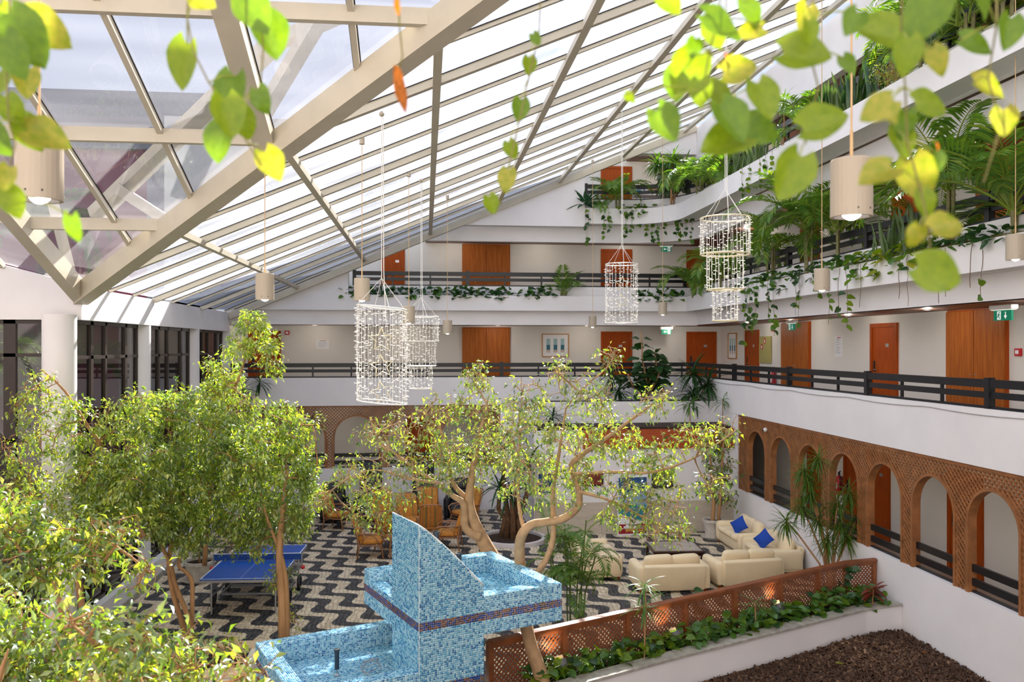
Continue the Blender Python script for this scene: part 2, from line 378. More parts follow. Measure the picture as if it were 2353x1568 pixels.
struct('trim_2', g, WHITE, 'curved white planter trough of the fourth floor under the glass roof')
g = MB(); g.box(UR, UR+0.2, -3, 28.4, 11.1, 12.35); struct('trim_3', g, WHITE, 'white fascia under the top edge of the glass roof')
struct('wall_right', bx(10.4, 10.6, -3, 28.6, 0.5, 12.9), CREAMW, 'cream back wall of the right wing corridors')
# ---- slabs and corridor ceilings
for i, (zf, zc) in enumerate(((0.75, 3.34), (3.72, 5.97), (6.6, 8.8), (9.5, 11.75))):
    s = MB(); s.box(UR+0.15, 10.4, -3, 28.4, zf-0.3, zf); s.box(-8.6, UR+0.15, VF+0.15, 28.4, zf-0.3, zf) if i < 2 else s.box(-2.4 if i == 2 else 5.1, UR+0.15, VF+0.15, 28.4, zf-0.3, zf)
    struct('floor_corridor', s, PLASTER_FLOOR, ['lowest', 'second', 'third', 'top'][i]+' corridor floor behind the balconies')
    if i == 3:
        s = MB(); s.box(UR+0.15, 10.4, -3, 28.4, zc, zc+0.08); s.box(7.0, UR+0.15, VF+0.3, 28.4, zc, zc+0.06)
    else:
        s = MB(); s.box(UR+0.15, 10.4, -3, 28.4, zc, zc+0.06); s.box(-8.6 if i < 2 else -1.5, UR+0.15, VF+0.3, 28.4, zc, zc+0.06) if i < 2 else s.box(0.0, UR+0.15, VF+0.3, 28.4, zc, zc+0.06)
    struct('ceiling_corridor', s, CEILW if i else CREAMW, ['lowest', 'second', 'third', 'top'][i]+' corridor ceiling behind the balconies')
# ---- far wall
struct('wall_far_back', bx(-8.6, 10.6, 28.4, 28.6, 0.3, 12.9), CREAMW, 'cream back wall of the far corridors')
struct('wall_far_side', bx(-8.8, -8.6, 24.9, 28.6, 0, 6.4), WHITE, 'white end wall at the left end of the far corridors')
struct('wall_far', bx(-8.6, 3.2, VF, VF+0.15, -0.1, 1.40), WHITE, 'white wall below the far lattice arcade')
struct('wall_right_pier', bx(UR, UR+0.16, 22.55, 28.4, 1.25, 3.335), WHITE, 'white wall piece between lattice arcade and corner block')
struct('wall_far_balcony', bx(-8.6, UR+0.1, VF, VF+0.15, 3.38, 4.27), WHITE, 'white balcony parapet of the middle floor on the far wall')
g = MB(); g.box(2.40, 3.2, VF, VF+0.15, 1.4, 3.375); struct('wall_far_pier', g, WHITE, 'white wall piece right of the far lattice')
RT = lambda u: ZE+SL*(u-UL)-0.10
g = MB()
g.prism([(-8.6, 6.40), (-2.4, 6.40), (-2.4, RT(-2.4)), (UL, RT(UL)), (-8.6, RT(UL))], 'y', 26.2, 26.5)
g.box(-8.6, UR+0.14, 26.42, 26.75, 5.95, 6.44)
g.box(-2.4, 8.57, 26.2, 26.3, 6.4, 6.88); g.box(-2.4, 8.6, 26.3, 26.6, 6.4, 6.46); g.box(-2.4, UR+0.1, 26.6, 26.74, 6.4, 7.2)
u0 = (9.1-ZE+0.1)/SL+UL
g.prism([(u0, 9.1), (5.07, 9.1), (5.07, RT(5.07))], 'y', 26.1, 26.4)
u1 = (8.64-ZE+0.1)/SL+UL
g.prism([(u1, 8.64), (UR, 8.64), (UR, 9.2), (u0, 9.2)], 'y', 26.5, 26.75)
u2 = (11.5-ZE+0.1)/SL+UL
g.prism([(u2, 11.5), (UR+0.2, 11.5), (UR+0.2, RT(UR+.2)), ], 'y', 26.1, 26.5)
struct('wall_far_gable', g, WHITE, 'white stepped gable wall with planter trough below the sloping roof')
# roof edge beam on the gable
g = MB(); g.bar((UL, 26.15, ZE-0.14), (UR, 26.15, ZE+SL*(UR-UL)-0.14), 0.22, 0.22); struct('trim_4', g, STEEL, 'pale sloping edge beam where roof meets gable')
# ---- near walls (behind the viewer)
struct('wall_near', bx(-9.7, 10.6, -3.2, -3.0, -0.3, 14.3), WHITE, 'white wall at the near end of the hall')
struct('wall_left_near', bx(-9.8, -9.6, -3, VC, -0.3, 15.5), WHITE, 'white side wall left of the planted area')
struct('trim_5', bx(-5.0, 8.4, 1.85, 2.5, 7.35, 7.7), WHITE, 'white balcony trough above the viewpoint')
# ---- corner block with planting terraces
g = MB(); g.box(3.0, UR, 22.8, 26.6, -0.1, 2.36); g.box(3.0, UR, 22.86, 26.6, 2.36, 2.90); g.box(3.0, UR, 24.3, 24.45, 2.9, 3.60); g.box(3.0, 3.15, 24.45, 26.6, 2.9, 3.60); g.box(3.0, 3.1, 22.86, 24.3, 2.9, 3.0)
struct('wall_corner_block', g, WHITE, 'white corner block carrying two planting terraces')
struct('trim_6', bx(4.38, UR-0.02, 22.74, 22.86, 2.39, 2.92), REDW, 'red stained wooden fascia on the corner block')
g = MB(); g.box(3.1, UR, 22.9, 24.3, 2.80, 2.97)
struct('floor_terrace', g, SOIL, 'soil strip of the lower planting terrace'); struct('floor_terrace_upper', bx(3.1, UR, 24.45, 26.6, 3.3, 3.5), SOIL, 'soil of the upper planting terrace')
mp_ = thing('baseboard_far', 'beige marble dado panels on the corner block', None, (0,0,0), kind='structure')
for i, (a, b) in enumerate(((3.02, 4.9), (4.91, 6.8), (6.81, 8.73))): bx(a, b, 22.775, 22.8, 0.0, 0.89).build('marble_panel', MARBLE, mp_)
# ---- left wall: beam, columns, kerb, windows
struct('wall_left_beam', MB().box(UL-0.35, UL, VC, 26.2, 5.72, 6.30).box(UL-3.6, UL-0.35, VC, VC+0.3, 5.72, 6.30).prism([(UL-3.6, 6.30), (UL, 6.30), (UL, 6.33), (UL-3.6, ZE+0.27*3.6-0.05)], 'y', VC, VC+0.3), WHITE, 'white eaves beam above the left windows')
struct('wall_left_kerb', MB().box(UL-0.35, UL-0.02, VC+0.2, 26.6, -0.1, 0.42).box(UL-3.6, UL-0.3, VC+0.05, VC+0.3, -0.1, 0.5), WHITE, 'white sill kerb below the left windows')
g = MB(); g.box(UL-0.02, UL+0.02, 15.6, 26.5, 0, 0.12); struct('baseboard_left', g, STONE, 'stone skirting along the left kerb')
VCOL = [14.97, 18.85, 22.78, 26.3]
for i, v in enumerate(VCOL):
    c_ = MB().lathe([(0.27, -0.1), (0.27, 5.8)], 28, (UL-0.27, v, 0)); struct('column_%d' % (i+1), c_, WHITE, 'round white column '+['at the front corner of the left wall', 'between the first and second left windows', 'between the second and third left windows', 'at the far end of the left wall'][i], smooth=True)
def window(n, p0, p1, z0, z1, mull, trans, depth=0.09, label=''):
    """p0,p1 = plan ends; mull = positions along (m) ; trans = heights"""
    w = thing('window_%d' % n, label, None, kind='structure')
    p0 = Vector((p0[0], p0[1], 0)); p1 = Vector((p1[0], p1[1], 0)); d = (p1-p0).normalized(); L = (p1-p0).length; nrm = Vector((-d.y, d.x, 0))
    def bar(a, b, wd, name): 
        m = MB(); m.bar(a, b, wd if abs((b-a).z) > 0.1 else depth, wd if abs((b-a).z) < 0.1 else depth, up=(0,0,1) if abs((b-a).z) < 0.1 else tuple(nrm)); return m.build(name, BROWNM, w)
    Z = Vector((0,0,1))
    for s in (0.035, L-0.035): bar(p0+d*s+Z*z0, p0+d*s+Z*z1, 0.07, 'frame')
    for z in (z0+0.035, z1-0.035): bar(p0+Z*z, p1+Z*z, 0.07, 'frame')
    for s, wd in mull: bar(p0+d*s+Z*z0, p0+d*s+Z*z1, wd, 'mullion')
    for z in trans: bar(p0+Z*z, p1+Z*z, 0.06, 'transom')
    xs = [0.05]+[s for s, _ in mull]+[L-0.05]; zs = [z0+0.04]+list(trans)+[z1-0.04]
    for a, b in zip(xs[:-1], xs[1:]):
        for c0, c1 in zip(zs[:-1], zs[1:]):
            q = MB(); A = p0+d*a; B = p0+d*b; t = nrm*0.006
            q.add([A-t+Z*c0, B-t+Z*c0, B-t+Z*c1, A-t+Z*c1, A+t+Z*c0, B+t+Z*c0, B+t+Z*c1, A+t+Z*c1], [(0,1,2,3),(7,6,5,4),(0,4,5,1),(1,5,6,2),(2,6,7,3),(3,7,4,0)]); q.build('pane', WING, w)
U_W = UL-0.22
WL = ['bronze framed window nearest the front corner column', 'bronze framed window between second and third columns', 'bronze framed window at the far end of the left wall']
for i, (a, b) in enumerate(((15.22, 18.6), (19.1, 22.53), (23.03, 26.05))):
    L = b-a; window(i+1, (U_W, a), (U_W, b), 0.42, 5.72, [(L*0.27, 0.12), (L*0.47, 0.09), (L*0.79, 0.12)], (2.2, 3.6, 5.05), label=WL[i])
window(4, (UL-3.5, VC+0.12), (UL-0.52, VC+0.12), 0.5, 5.72, [(0.95, 0.10), (2.27, 0.20)], (2.2, 3.6, 5.1), label='bronze framed window facing the hall left of the corner column')
# ---- the glass roof
roof = thing('ceiling', 'glazed roof of cream steel beams and glass panes', None, kind='structure')
PU = [UL+2.05*j for j in range(1, 8)]; RV = [VC+1.3*k for k in range(-13, 9)]
def P_main(u, v, dz=0): return Vector((u, v, ZE+SL*(u-UL)+dz))
def P_cent(u, v, dz=0): return Vector((u, v, ZE+SL*(VC-v)+dz))
def P_left(u, v, dz=0): return Vector((u, v, ZE+SL*(VC-v)-0.27*(u-UL)+dz))
UT = UR+0.1
for k, v in zip(range(-13, 9), RV):
    u0 = UL if v >= VC else UL+(VC-v)
    if u0 > UT-0.3: continue
    hv = (k % 3 == 0)
    MB().bar(P_main(u0, v, -0.055 if hv else -0.026), P_main(UT, v, -0.055 if hv else -0.026), 0.11 if hv else 0.055, 0.11 if hv else 0.05).build('rafter', STEEL, roof)
    MB().bar(P_main(u0, v, 0.005), P_main(UT, v, 0.005), 0.14 if hv else 0.085, 0.012).build('glazing_gasket', GASKET, roof)
for u in PU:
    v0 = VC-(u-UL)
    MB().bar(P_main(u, v0, -0.10), P_main(u, 26.3, -0.10), 0.11, 0.10).build('purlin', STEEL, roof)
UK = [UL+1.3*k for k in range(0, 12)]
for k, u in enumerate(UK):
    if k == 0: continue
    v1 = VC-(u-UL); hv = (k % 3 == 0)
    MB().bar(P_cent(u, v1, -0.10 if hv else -0.03), P_cent(u, -3, -0.10 if hv else -0.03), 0.26 if hv else 0.07, 0.22 if hv else 0.11).build('rafter', STEEL, roof)
    MB().bar(P_cent(u, v1, 0.005), P_cent(u, -3, 0.005), 0.10 if not hv else 0.29, 0.012).build('glazing_gasket', GASKET, roof)
for j in range(1, 9):
    v = VC-2.05*j; u1 = min(UT, UL+(VC-v))
    MB().bar(P_cent(UL, v, -0.08), P_cent(u1, v, -0.08), 0.10, 0.18).build('purlin', STEEL, roof)
    MB().bar(P_left(UL-3.6, v, -0.08), P_left(UL, v, -0.08), 0.10, 0.18).build('purlin', STEEL, roof)
for u in (UL-1.3, UL-2.6): MB().bar(P_left(u, VC, -0.03), P_left(u, -3, -0.03), 0.07, 0.1).build('rafter', STEEL, roof)
MB().bar(P_cent(UL, VC, -0.17), P_cent(UL, -3, -0.17), 0.2, 0.32).build('hip_beam', STEEL, roof)
def hipbeam():
    m = MB(); a = P_main(UL-0.05, VC+0.05, -0.17); b = P_main(UT, VC-(UT-UL), -0.17); m.bar(a, b, 0.25, 0.32); return m
hipbeam().build('hip_beam', STEEL, roof)
for (a, da, b, db, w_) in (((222, 492), 16.5, (650, 80), 14.0, 0.34), ((268, 432), 15.8, (372, 500), 15.8, 0.16), ((590, 285), 14.4, (735, 40), 13.2, 0.24), ((640, 95), 14.0, (790, 30), 13.6, 0.24), ((120, 460), 16.8, (165, 640), 17.0, 0.12)): MB().bar(at(*a, da), at(*b, db), w_, 0.2).build('outer_truss', STEEL, roof)
def pane(poly, fn, m):
    if len(poly) < 3: return
    a = sum(poly[i][0]*poly[(i+1)%len(poly)][1]-poly[(i+1)%len(poly)][0]*poly[i][1] for i in range(len(poly)))/2
    if abs(a) < 0.02: return
    n = len(poly); vs = [fn(*p, 0.012) for p in poly]+[fn(*p, 0.024) for p in poly]
    MB().add(vs, [tuple(range(n))[::-1], tuple(range(n, 2*n))]+[(i, (i+1)%n, n+(i+1)%n, n+i) for i in range(n)]).build('pane', m, roof)
ub = [UL]+PU+[UT]
ub = [x for x in ub if x <= UT]
for a, b in zip(ub[:-1], ub[1:]):
    vb = [VC+1.3*k for k in range(-13, 9)]+[26.3]
    for c0, c1 in zip(vb[:-1], vb[1:]):
        pl = clip([(a, c0), (b, c0), (b, c1), (a, c1)], 1, 1, -(VC+UL)); pane(pl, P_main, ROOFG)
vb = [VC-2.05*j for j in range(0, 9)]+[-3.0]
for c1, c0 in zip(vb[:-1], vb[1:]):
    for k in range(0, 12):
        a, b = UL+1.3*k, min(UL+1.3*(k+1), UT)
        if b-a < 0.05: continue
        pane(clip([(a, c0), (b, c0), (b, c1), (a, c1)], -1, -1, (VC+UL)), P_cent, CLEARG)
    for a, b in ((UL-3.6, UL-2.6), (UL-2.6, UL-1.3), (UL-1.3, UL)): pane([(a, c0), (b, c0), (b, c1), (a, c1)], P_left, CLEARG)
# ---- doors, cupboards on the corridor walls
DN = [0]
def place(wall, pos, z):
    if wall == 'far': return (pos, 28.4, z), 0.0
    if wall == 'right': return (10.4, pos, z), -PI/2
def door(wall, pos, z, w=0.98, h=2.02, label='', deep=0.06, plate=True, handle=True):
    DN[0] += 1; loc, rz = place(wall, pos, z); d = thing('door_%d' % DN[0], label, None, loc, rz, kind='structure')
    for s in (-1, 1): MB().box(s*w/2-0.045, s*w/2+0.045, -0.05, 0.0, 0, h+0.045).build('door_frame', DOORW, d)
    MB().box(-w/2+0.045, w/2-0.045, -0.05, 0.0, h-0.045, h+0.045).build('door_frame', DOORW, d)
    MB().box(-w/2+0.045, w/2-0.045, -0.022, 0.0, 0, h-0.045).build('door_leaf', DOORW, d)
    if plate: MB().box(0.08, 0.2, -0.028, -0.02, 1.52, 1.60).build('number_plate', METAL, d)
    if handle:
        hb = MB().box(-w/2+0.09, -w/2+0.15, -0.035, -0.02, 0.95, 1.2).build('lock_plate', BLACKP, d)
        MB().bar((-w/2+0.12, -0.045, 1.0), (-w/2+0.26, -0.06, 1.0), 0.02, 0.02).build('door_handle', METAL, d)
    return d
def cupboard(wall, pos, z, w, h, label, n=2):
    loc, rz = place(wall, pos, z); c_ = thing('wall_cupboard', label, 'cupboard', loc, rz)
    MB().box(-w/2, w/2, -0.07, 0.0, 0, h).build('body', DOORW, c_)
    sp = w/n
    for i in range(n):
        d = MB().box(-w/2+i*sp+0.008, -w/2+(i+1)*sp-0.008, -0.095, -0.065, 0.02, h-0.03).build('cupboard_door', CUPW, c_)
        MB().ball((-w/2+i*sp+(sp-0.07 if i == 0 else 0.07), -0.105, 1.0), 0.014, 6, 4).build('knob', METAL, d)
Z1, Z2, Z3, Z4 = 0.75, 3.72, 6.6, 9.5
door('far', -5.36, Z2, 0.98, label='brown door at the left end of the middle far corridor')
cupboard('far', 2.07, Z2, 1.65, 2.2, 'honey wood double cupboard on the middle floor of the far wall')
door('far', 6.64, Z2, 1.02, label='brown door behind the fiddle leaf fig on the middle floor')
door('far', 9.7, Z2, 1.0, label='brown door at the right corner of the middle far corridor')
door('far', -1.1, Z3, 0.7, h=2.05, label='dark brown door under the roof slope on the third floor'); cupboard('far', 2.07, Z3, 1.65, 2.18, 'honey wood double cupboard on the third floor of the far wall')
door('far', 6.64, Z3, 1.02, label='brown door on the third floor of the far wall'); door('far', 9.7, Z3, 1.0, label='brown door at the corner of the third far corridor')
door('far', 6.64, Z4, 1.02, label='brown door on the top floor behind the palm')
door('far', -0.2, Z1, 0.9, label='brown door behind the third arch of the far lattice', plate=False); door('far', 3.4, Z1, 0.9, label='brown door at the right end of the lowest far corridor', plate=False)
door('right', 25.5, Z2, 1.0, label='brown door beside the olive niche on the right wing middle floor')
cupboard('right', 22.32, Z2, 1.72, 2.22, 'honey wood double cupboard beside the fire extinguisher on the right wing')
door('right', 17.85, Z2, 1.02, label='brown room door in the middle of the right wing middle floor')
cupboard('right', 14.65, Z2, 1.68, 2.24, 'large honey wood double cupboard near the red alarm box')
door('right', 15.0, Z1, 0.95, label='dark brown door behind the fifth lattice arch'); door('right', 11.9, Z1, 1.2, label='wide brown door behind the nearest lattice arch'); door('right', 18.1, Z1, 0.9, label='brown door behind the third lattice arch'); door('right', 21.1, Z1, 0.95, label='dark door behind the farthest lattice arch'); door('right', 19.3, Z1, 0.6, label='narrow dark door behind the second lattice arch', plate=False); door('right', 13.2, Z1, 0.3, label='narrow brown jamb behind the sixth lattice arch', plate=False, handle=False)
door('right', 16.9, Z3, 1.1, label='brown door behind the snake plants on the third floor'); cupboard('right', 13.5, Z3, 2.2, 2.15, 'honey wood cupboard behind the palms on the third floor'); door('right', 21.5, Z3, 1.0, label='brown door behind the tall palms on the third floor')
cupboard('right', 18.6, Z4, 1.9, 2.15, 'brown cupboard on the top floor of the right wing beside snake plants'); cupboard('right', 14.0, Z4, 2.0, 2.15, 'brown cupboard on the top floor above the largest palm'); door('right', 22.6, Z4, 1.0, label='brown door on the top floor of the right wing')
# ---- outside
struct('wall_outside_crimson', bx(-26, -9.6, 30.0, 31, -0.4, 12.1), mat('crimson_render', (0.27, 0.06, 0.095), 0.8, vary=0.1, scale=1), 'crimson outside wall seen through the left windows')
struct('wall_outside_grey', MB().box(-26, -9.6, 29.8, 31, 12.1, 14.1).box(-9.6, -6.6, 29.8, 31, -0.4, 14.1), mat('grey_render', (0.22, 0.22, 0.26), 0.8, vary=0.08, scale=1), 'grey parapet of the neighbouring building seen through the roof')
# ================================================================== RAILINGS
def railing(path, z0, label, bigstep=3.6, thin=1.2, h=0.46):
    """path: plan polyline; z0 = parapet top"""
    r = thing('balcony_railing', label, 'railing', (path[0][0], path[0][1], z0)); O = Vector((path[0][0], path[0][1], 0))
    pts = [Vector((p[0], p[1], 0))-O for p in path]
    for zc, hh, w in ((h-0.065, 0.13, 0.09), (h-0.245, 0.10, 0.06), (0.02, 0.045, 0.06)):
        for a, b in zip(pts[:-1], pts[1:]):
            if (b-a).length < 0.8: continue
            MB().bar(a+Vector((0,0,zc)), b+Vector((0,0,zc)), w, hh).build('rail', BLACK, r)
        if any((b-a).length < 0.8 for a, b in zip(pts[:-1], pts[1:])):
            m = MB()
            for a, b in zip(pts[:-1], pts[1:]):
                if (b-a).length < 0.8: m.bar(a+Vector((0,0,zc)), b+Vector((0,0,zc)), w, hh)
            m.build('rail', BLACK, r)
    big = MB().box(-0.055, 0.055, -0.055, 0.055, 0, h+0.03).mesh('railing_post', BLACK); tn = MB().box(-0.025, 0.025, -0.02, 0.02, 0, h-0.05).mesh('baluster', BLACK)
    for a, b in zip(pts[:-1], pts[1:]):
        L = (b-a).length
        if L < 0.8: continue
        d = (b-a)/L; n = int(L/thin)
        for i in range(n+1):
            p = a+d*(i*thin+0.05)
            if i % 3 == 0: link('post', big, r, p)
            else: link('baluster', tn, r, p)
railing([(-8.4, 26.68), (8.8, 26.68)], 4.27, 'black railing along the middle far balcony')
railing([(8.82, 26.6), (8.82, -2.8)], 4.27, 'black railing along the middle balcony of the right wing')
railing([(-2.3, 26.67), (8.8, 26.67)], 7.2, 'black railing along the third far balcony above the ivy trough')
railing([(8.82, 26.6), (8.82, -2.8)], 7.2, 'black railing behind the palms on the third floor')
railing([(5.15, 26.6)]+[(6.5+1.95*math.sin(R(a)), 24.65+1.95*math.cos(R(a))) for a in range(0, 91, 15)]+[(8.45, -2.8)], 10.05, 'black railing of the curved top balcony', h=0.5)

# ================================================================== LATTICE ARCADES
def lattice(name, label, wall, s0, s1, z0, z1, arches, wood, pitch=0.105, sw=0.030, aw=1.16, limit=300, cat='lattice', rails=True):
    """arches: list of arch centres along s; openings go down to z0"""
    rt = thing(name, label, cat, (0,0,0))
    if wall == 'right': to = lambda s, z, n=0.0: Vector((UR+0.06-n, s, z))       # n = outwards (towards the hall)
    else: to = lambda s, z, n=0.0: Vector((s, VF+0.06-n, z))
    nrm = (to(0,0,1)-to(0,0,0))
    top = z1-0.36; r = aw/2; zs = top-r
    def inside(s, z, e=0.0):
        if not (s0 <= s <= s1 and z0 <= z <= z1): return False
        for a in arches:
            if abs(s-a) < r+e and (z < zs or (s-a)**2+(z-zs)**2 < (r+e)**2): return False
        return True
    segs = []
    dg = math.sqrt(0.5); H = z1-z0
    for sg in (1, -1):
        k = s0-H
        while k < s1+H:
            # line: s = k + sg*(z-z0) offset so both directions cover
            run = None; n = 150
            for i in range(n+1):
                z = z0+H*i/n; s = k+(z-z0)*sg
                ok = inside(s, z, 0.03)
                if ok and run is None: run = (s, z)
                if (not ok or i == n) and run is not None:
                    if abs(z-run[1]) > 0.05: segs.append((run, (s, z), sg))
                    run = None
            k += pitch
    # largest seen first: near pieces first on the right wing
    if wall == 'right': segs.sort(key=lambda q: (q[0][0]+q[1][0]) - 2*abs(q[1][1]-q[0][1]))
    unit = MB().box(0, 1, -sw/2, sw/2, -0.009, 0.009).mesh('lattice_slat', wood); rest = MB()
    for i, (a, b, sg) in enumerate(segs):
        A = to(a[0], a[1], 0.012*sg); B = to(b[0], b[1], 0.012*sg); d = (B-A)
        if i < limit:
            o = link('lattice_slat', unit, rt); x = d.normalized(); z = nrm.normalized(); y = z.cross(x)
            o.matrix_world = Matrix(((x.x*d.length, y.x, z.x, A.x), (x.y*d.length, y.y, z.y, A.y), (x.z*d.length, y.z, z.z, A.z), (0,0,0,1)))
        else: rest.bar(A, B, 0.018, sw, up=tuple(d.cross(nrm)))
    if rest.v: tag(rest.build('lattice_slats', wood, rt, fix=False), kind='stuff')
    # border frame
    for (a, b) in (((s0, z1-0.03), (s1, z1-0.03)),): MB().bar(to(*a), to(*b), 0.05, 0.06, up=(0,0,1)).build('frame_rail', wood, rt)
    for s in (s0+0.03, s1-0.03): MB().bar(to(s, z0), to(s, z1), 0.06, 0.05, up=tuple(nrm)).build('frame_post', wood, rt)
    # arch linings
    for a in arches:
        pts = [(a-r, z0)]+[(a-r*math.cos(R(t)), zs+r*math.sin(R(t))) for t in range(0, 181, 9)]+[(a+r, z0)]
        vs = []; fs = []; ro = (r+0.05)/r
        for (s, z) in pts:
            ds, dz = s-a, max(0, z-zs); so = a+ds*ro; zo = zs+dz*ro if z >= zs else z
            vs += [to(s, z, 0.04), to(so, zo, 0.04), to(so, zo, -0.12), to(s, z, -0.12)]
        n = len(pts)
        for i in range(n-1):
            for k in range(4): fs.append((i*4+k, i*4+(k+1)%4, (i+1)*4+(k+1)%4, (i+1)*4+k))
        MB().add(vs, fs).build('arch_lining', wood, rt)
        if rails:
            for zc, hh in ((z0+0.40, 0.12), (z0+0.17, 0.12), (z0+0.015, 0.04)): MB().bar(to(a-r, zc, -0.06), to(a+r, zc, -0.06), 0.05, hh).build('rail', BLACK, rt)
    # slim posts between the arches
    for a in arches:
        for s in (a-r-0.085, a+r+0.085): MB().bar(to(s, z0, 0.0), to(s, zs, 0.0), 0.03, 0.04, up=tuple(nrm)).build('frame_post', wood, rt)
    return rt
lattice('lattice_arcade', 'brown wooden lattice arcade with round arches along the right wing', 'right', 3.0, 22.55, 1.25, 3.34, [21.3, 19.76, 18.2, 16.66, 15.11, 13.57, 12.03, 10.49, 8.95, 7.41], LATW)
lattice('lattice_arcade', 'brown wooden lattice arcade with arches on the far wall behind the trees', 'far', -8.5, 2.40, 1.40, 3.40, [-3.88, -2.18, -0.5, 1.2, -5.58], LATW, aw=1.40, limit=0, pitch=0.105)

# ================================================================== FOUNTAIN (mosaic)
TILE = mat('blue_glass_mosaic', (0.1, 0.3, 0.5), 0.16, tint=[(0, (0.012, 0.12, 0.33)), (0.25, (0.03, 0.24, 0.47)), (0.45, (0.11, 0.40, 0.60)), (0.65, (0.24, 0.55, 0.70)), (1, (0.42, 0.69, 0.80))], spec=0.6)
TILEB = mat('blue_bronze_mosaic', (0.1, 0.1, 0.3), 0.15, tint=[(0, (0.01, 0.02, 0.10)), (0.45, (0.012, 0.05, 0.32)), (0.55, (0.25, 0.105, 0.045)), (0.8, (0.16, 0.06, 0.03)), (1, (0.03, 0.012, 0.012))], spec=0.6)
GROUT = mat('pale_grout', (0.74, 0.78, 0.76), 0.8)
def cam2room(X, Y): c, s = math.cos(YAW), math.sin(YAW); return Vector((X*c+Y*s, -X*s+Y*c, 0))
FB = cam2room(-1.154, 10.27); RD = (cam2room(0.873, 0.488)-cam2room(0, 0)).normalized(); LD = Vector((-RD.y, RD.x, 0))
fountain = thing('mosaic_fountain', 'two tier fountain of blue mosaic tiles with dark blue and bronze band', 'fountain', FB)
PT = 0.0265
_rng = np.random.default_rng(11)
TV = {'a': [], 'b': []}; TT = {'a': [], 'b': []}
def tiles(o, ex, ez, w, h, nrm, keep=None, band=None, which='a'):
    """tile a face with origin o (local), directions ex, ez, size w x h; band=(h0,h1) bronze rows"""
    ex = np.array(ex); ez = np.array(ez); nrm = np.array(nrm); o = np.array(o)
    nx, nz = max(1, int(round(w/PT))), max(1, int(round(h/PT))); px, pz = w/nx, h/nz
    I, J = np.meshgrid(np.arange(nx), np.arange(nz)); I = I.ravel(); J = J.ravel()
    cx, cz = (I+0.5)*px, (J+0.5)*pz
    k = np.ones(len(I), bool) if keep is None else keep(cx, cz)
    cx, cz = cx[k], cz[k]; n = len(cx)
    a, b = px*0.44, pz*0.44
    base = o[None]+cx[:, None]*ex[None]+cz[:, None]*ez[None]
    def ring(f, d): return np.stack([base+(-a*f)*ex+(-b*f)*ez+d*nrm, base+(a*f)*ex+(-b*f)*ez+d*nrm, base+(a*f)*ex+(b*f)*ez+d*nrm, base+(-a*f)*ex+(b*f)*ez+d*nrm], 1)
    V = np.concatenate([ring(1.0, 0.0), ring(0.92, 0.003)], 1)
    T = _rng.uniform(0, 1, n)**0.75
    isb = np.zeros(n, bool) if band is None else ((cz >= band[0]) & (cz <= band[1]))
    TV['a'].append(V[~isb]); TT['a'].append(T[~isb]); TV['b'].append(V[isb]); TT['b'].append(_rng.uniform(0, 1, int(isb.sum())))
core = MB()
def loc(r, l, z): return RD*r+LD*l+Vector((0, 0, z))
def slab(r0, r1, l0, l1, z0, z1):
    core.add([loc(r0,l0,z0),loc(r1,l0,z0),loc(r1,l1,z0),loc(r0,l1,z0),loc(r0,l0,z1),loc(r1,l0,z1),loc(r1,l1,z1),loc(r0,l1,z1)], [(0,3,2,1),(4,5,6,7),(0,1,5,4),(1,2,6,5),(2,3,7,6),(3,0,4,7)])
UZ = Vector((0, 0, 1))
def vface(p, q, z0, z1, nrm, keep=None, band=None): tiles(loc(p[0], p[1], z0), ((loc(q[0], q[1], 0)-loc(p[0], p[1], 0)).normalized()), UZ, (loc(q[0], q[1], 0)-loc(p[0], p[1], 0)).length, z1-z0, nrm, keep, band)
def hface(r0, r1, l0, l1, z): tiles(loc(r0, l0, z), RD, LD, r1-r0, l1-l0, UZ)
E_ = 0.004
# upper basin r 0..2.1  l 0..2.05  z 1.51..2.01 (floor 1.78), rim 0.2
RW, LW, RIM = 2.1, 2.05, 0.20
slab(0, RW, 0, LW, 1.51, 1.76); slab(0, RW, 0, RIM, 1.76, 2.01); slab(0, RW, LW-RIM, LW, 1.76, 2.01); slab(RW-RIM, RW, RIM, LW-RIM, 1.76, 2.01); slab(0, RIM, RIM, 0.95, 1.76, 2.01); slab(0, RIM, 1.80, LW-RIM, 1.76, 2.01); slab(0, RIM, 0.95, 1.80, 1.76, 1.87)
BD = (0.19, 0.30)
vface((0, 0), (RW, 0), 1.51, 2.01, -LD, band=BD)                                   # front right face
vface((0, LW), (0, 0), 1.51, 2.01, -RD, keep=lambda x, z: (z < 0.36) | (x < 0.25) | (x > 1.1), band=BD)   # front left face with spillway
vface((RW, 0), (RW, LW), 1.51, 2.01, RD, band=BD); vface((RW, LW), (0, LW), 1.51, 2.01, LD, band=BD)
hface(0, RW, 0, RIM, 2.01); hface(0, RW, LW-RIM, LW, 2.01); hface(RW-RIM, RW, RIM, LW-RIM, 2.01); hface(0, RIM, 1.80, LW-RIM, 2.01); hface(0, RIM, 0.95, 1.80, 1.87)
vface((RIM, LW-RIM), (RW-RIM, LW-RIM), 1.76, 2.01, -LD); vface((RW-RIM, RIM), (RW-RIM, LW-RIM), 1.76, 2.01, -RD); vface((RIM, RIM), (RW-RIM, RIM), 1.76, 2.01, LD); vface((RIM, RIM), (RIM, LW-RIM), 1.76, 2.01, RD, keep=lambda x, z: (z < 0.11) | (x > 1.6) | (x < 0.75)); vface((0, 1.80), (RIM, 1.80), 1.87, 2.01, -LD)
hface(RIM, RW-RIM, RIM, LW-RIM, 1.76)
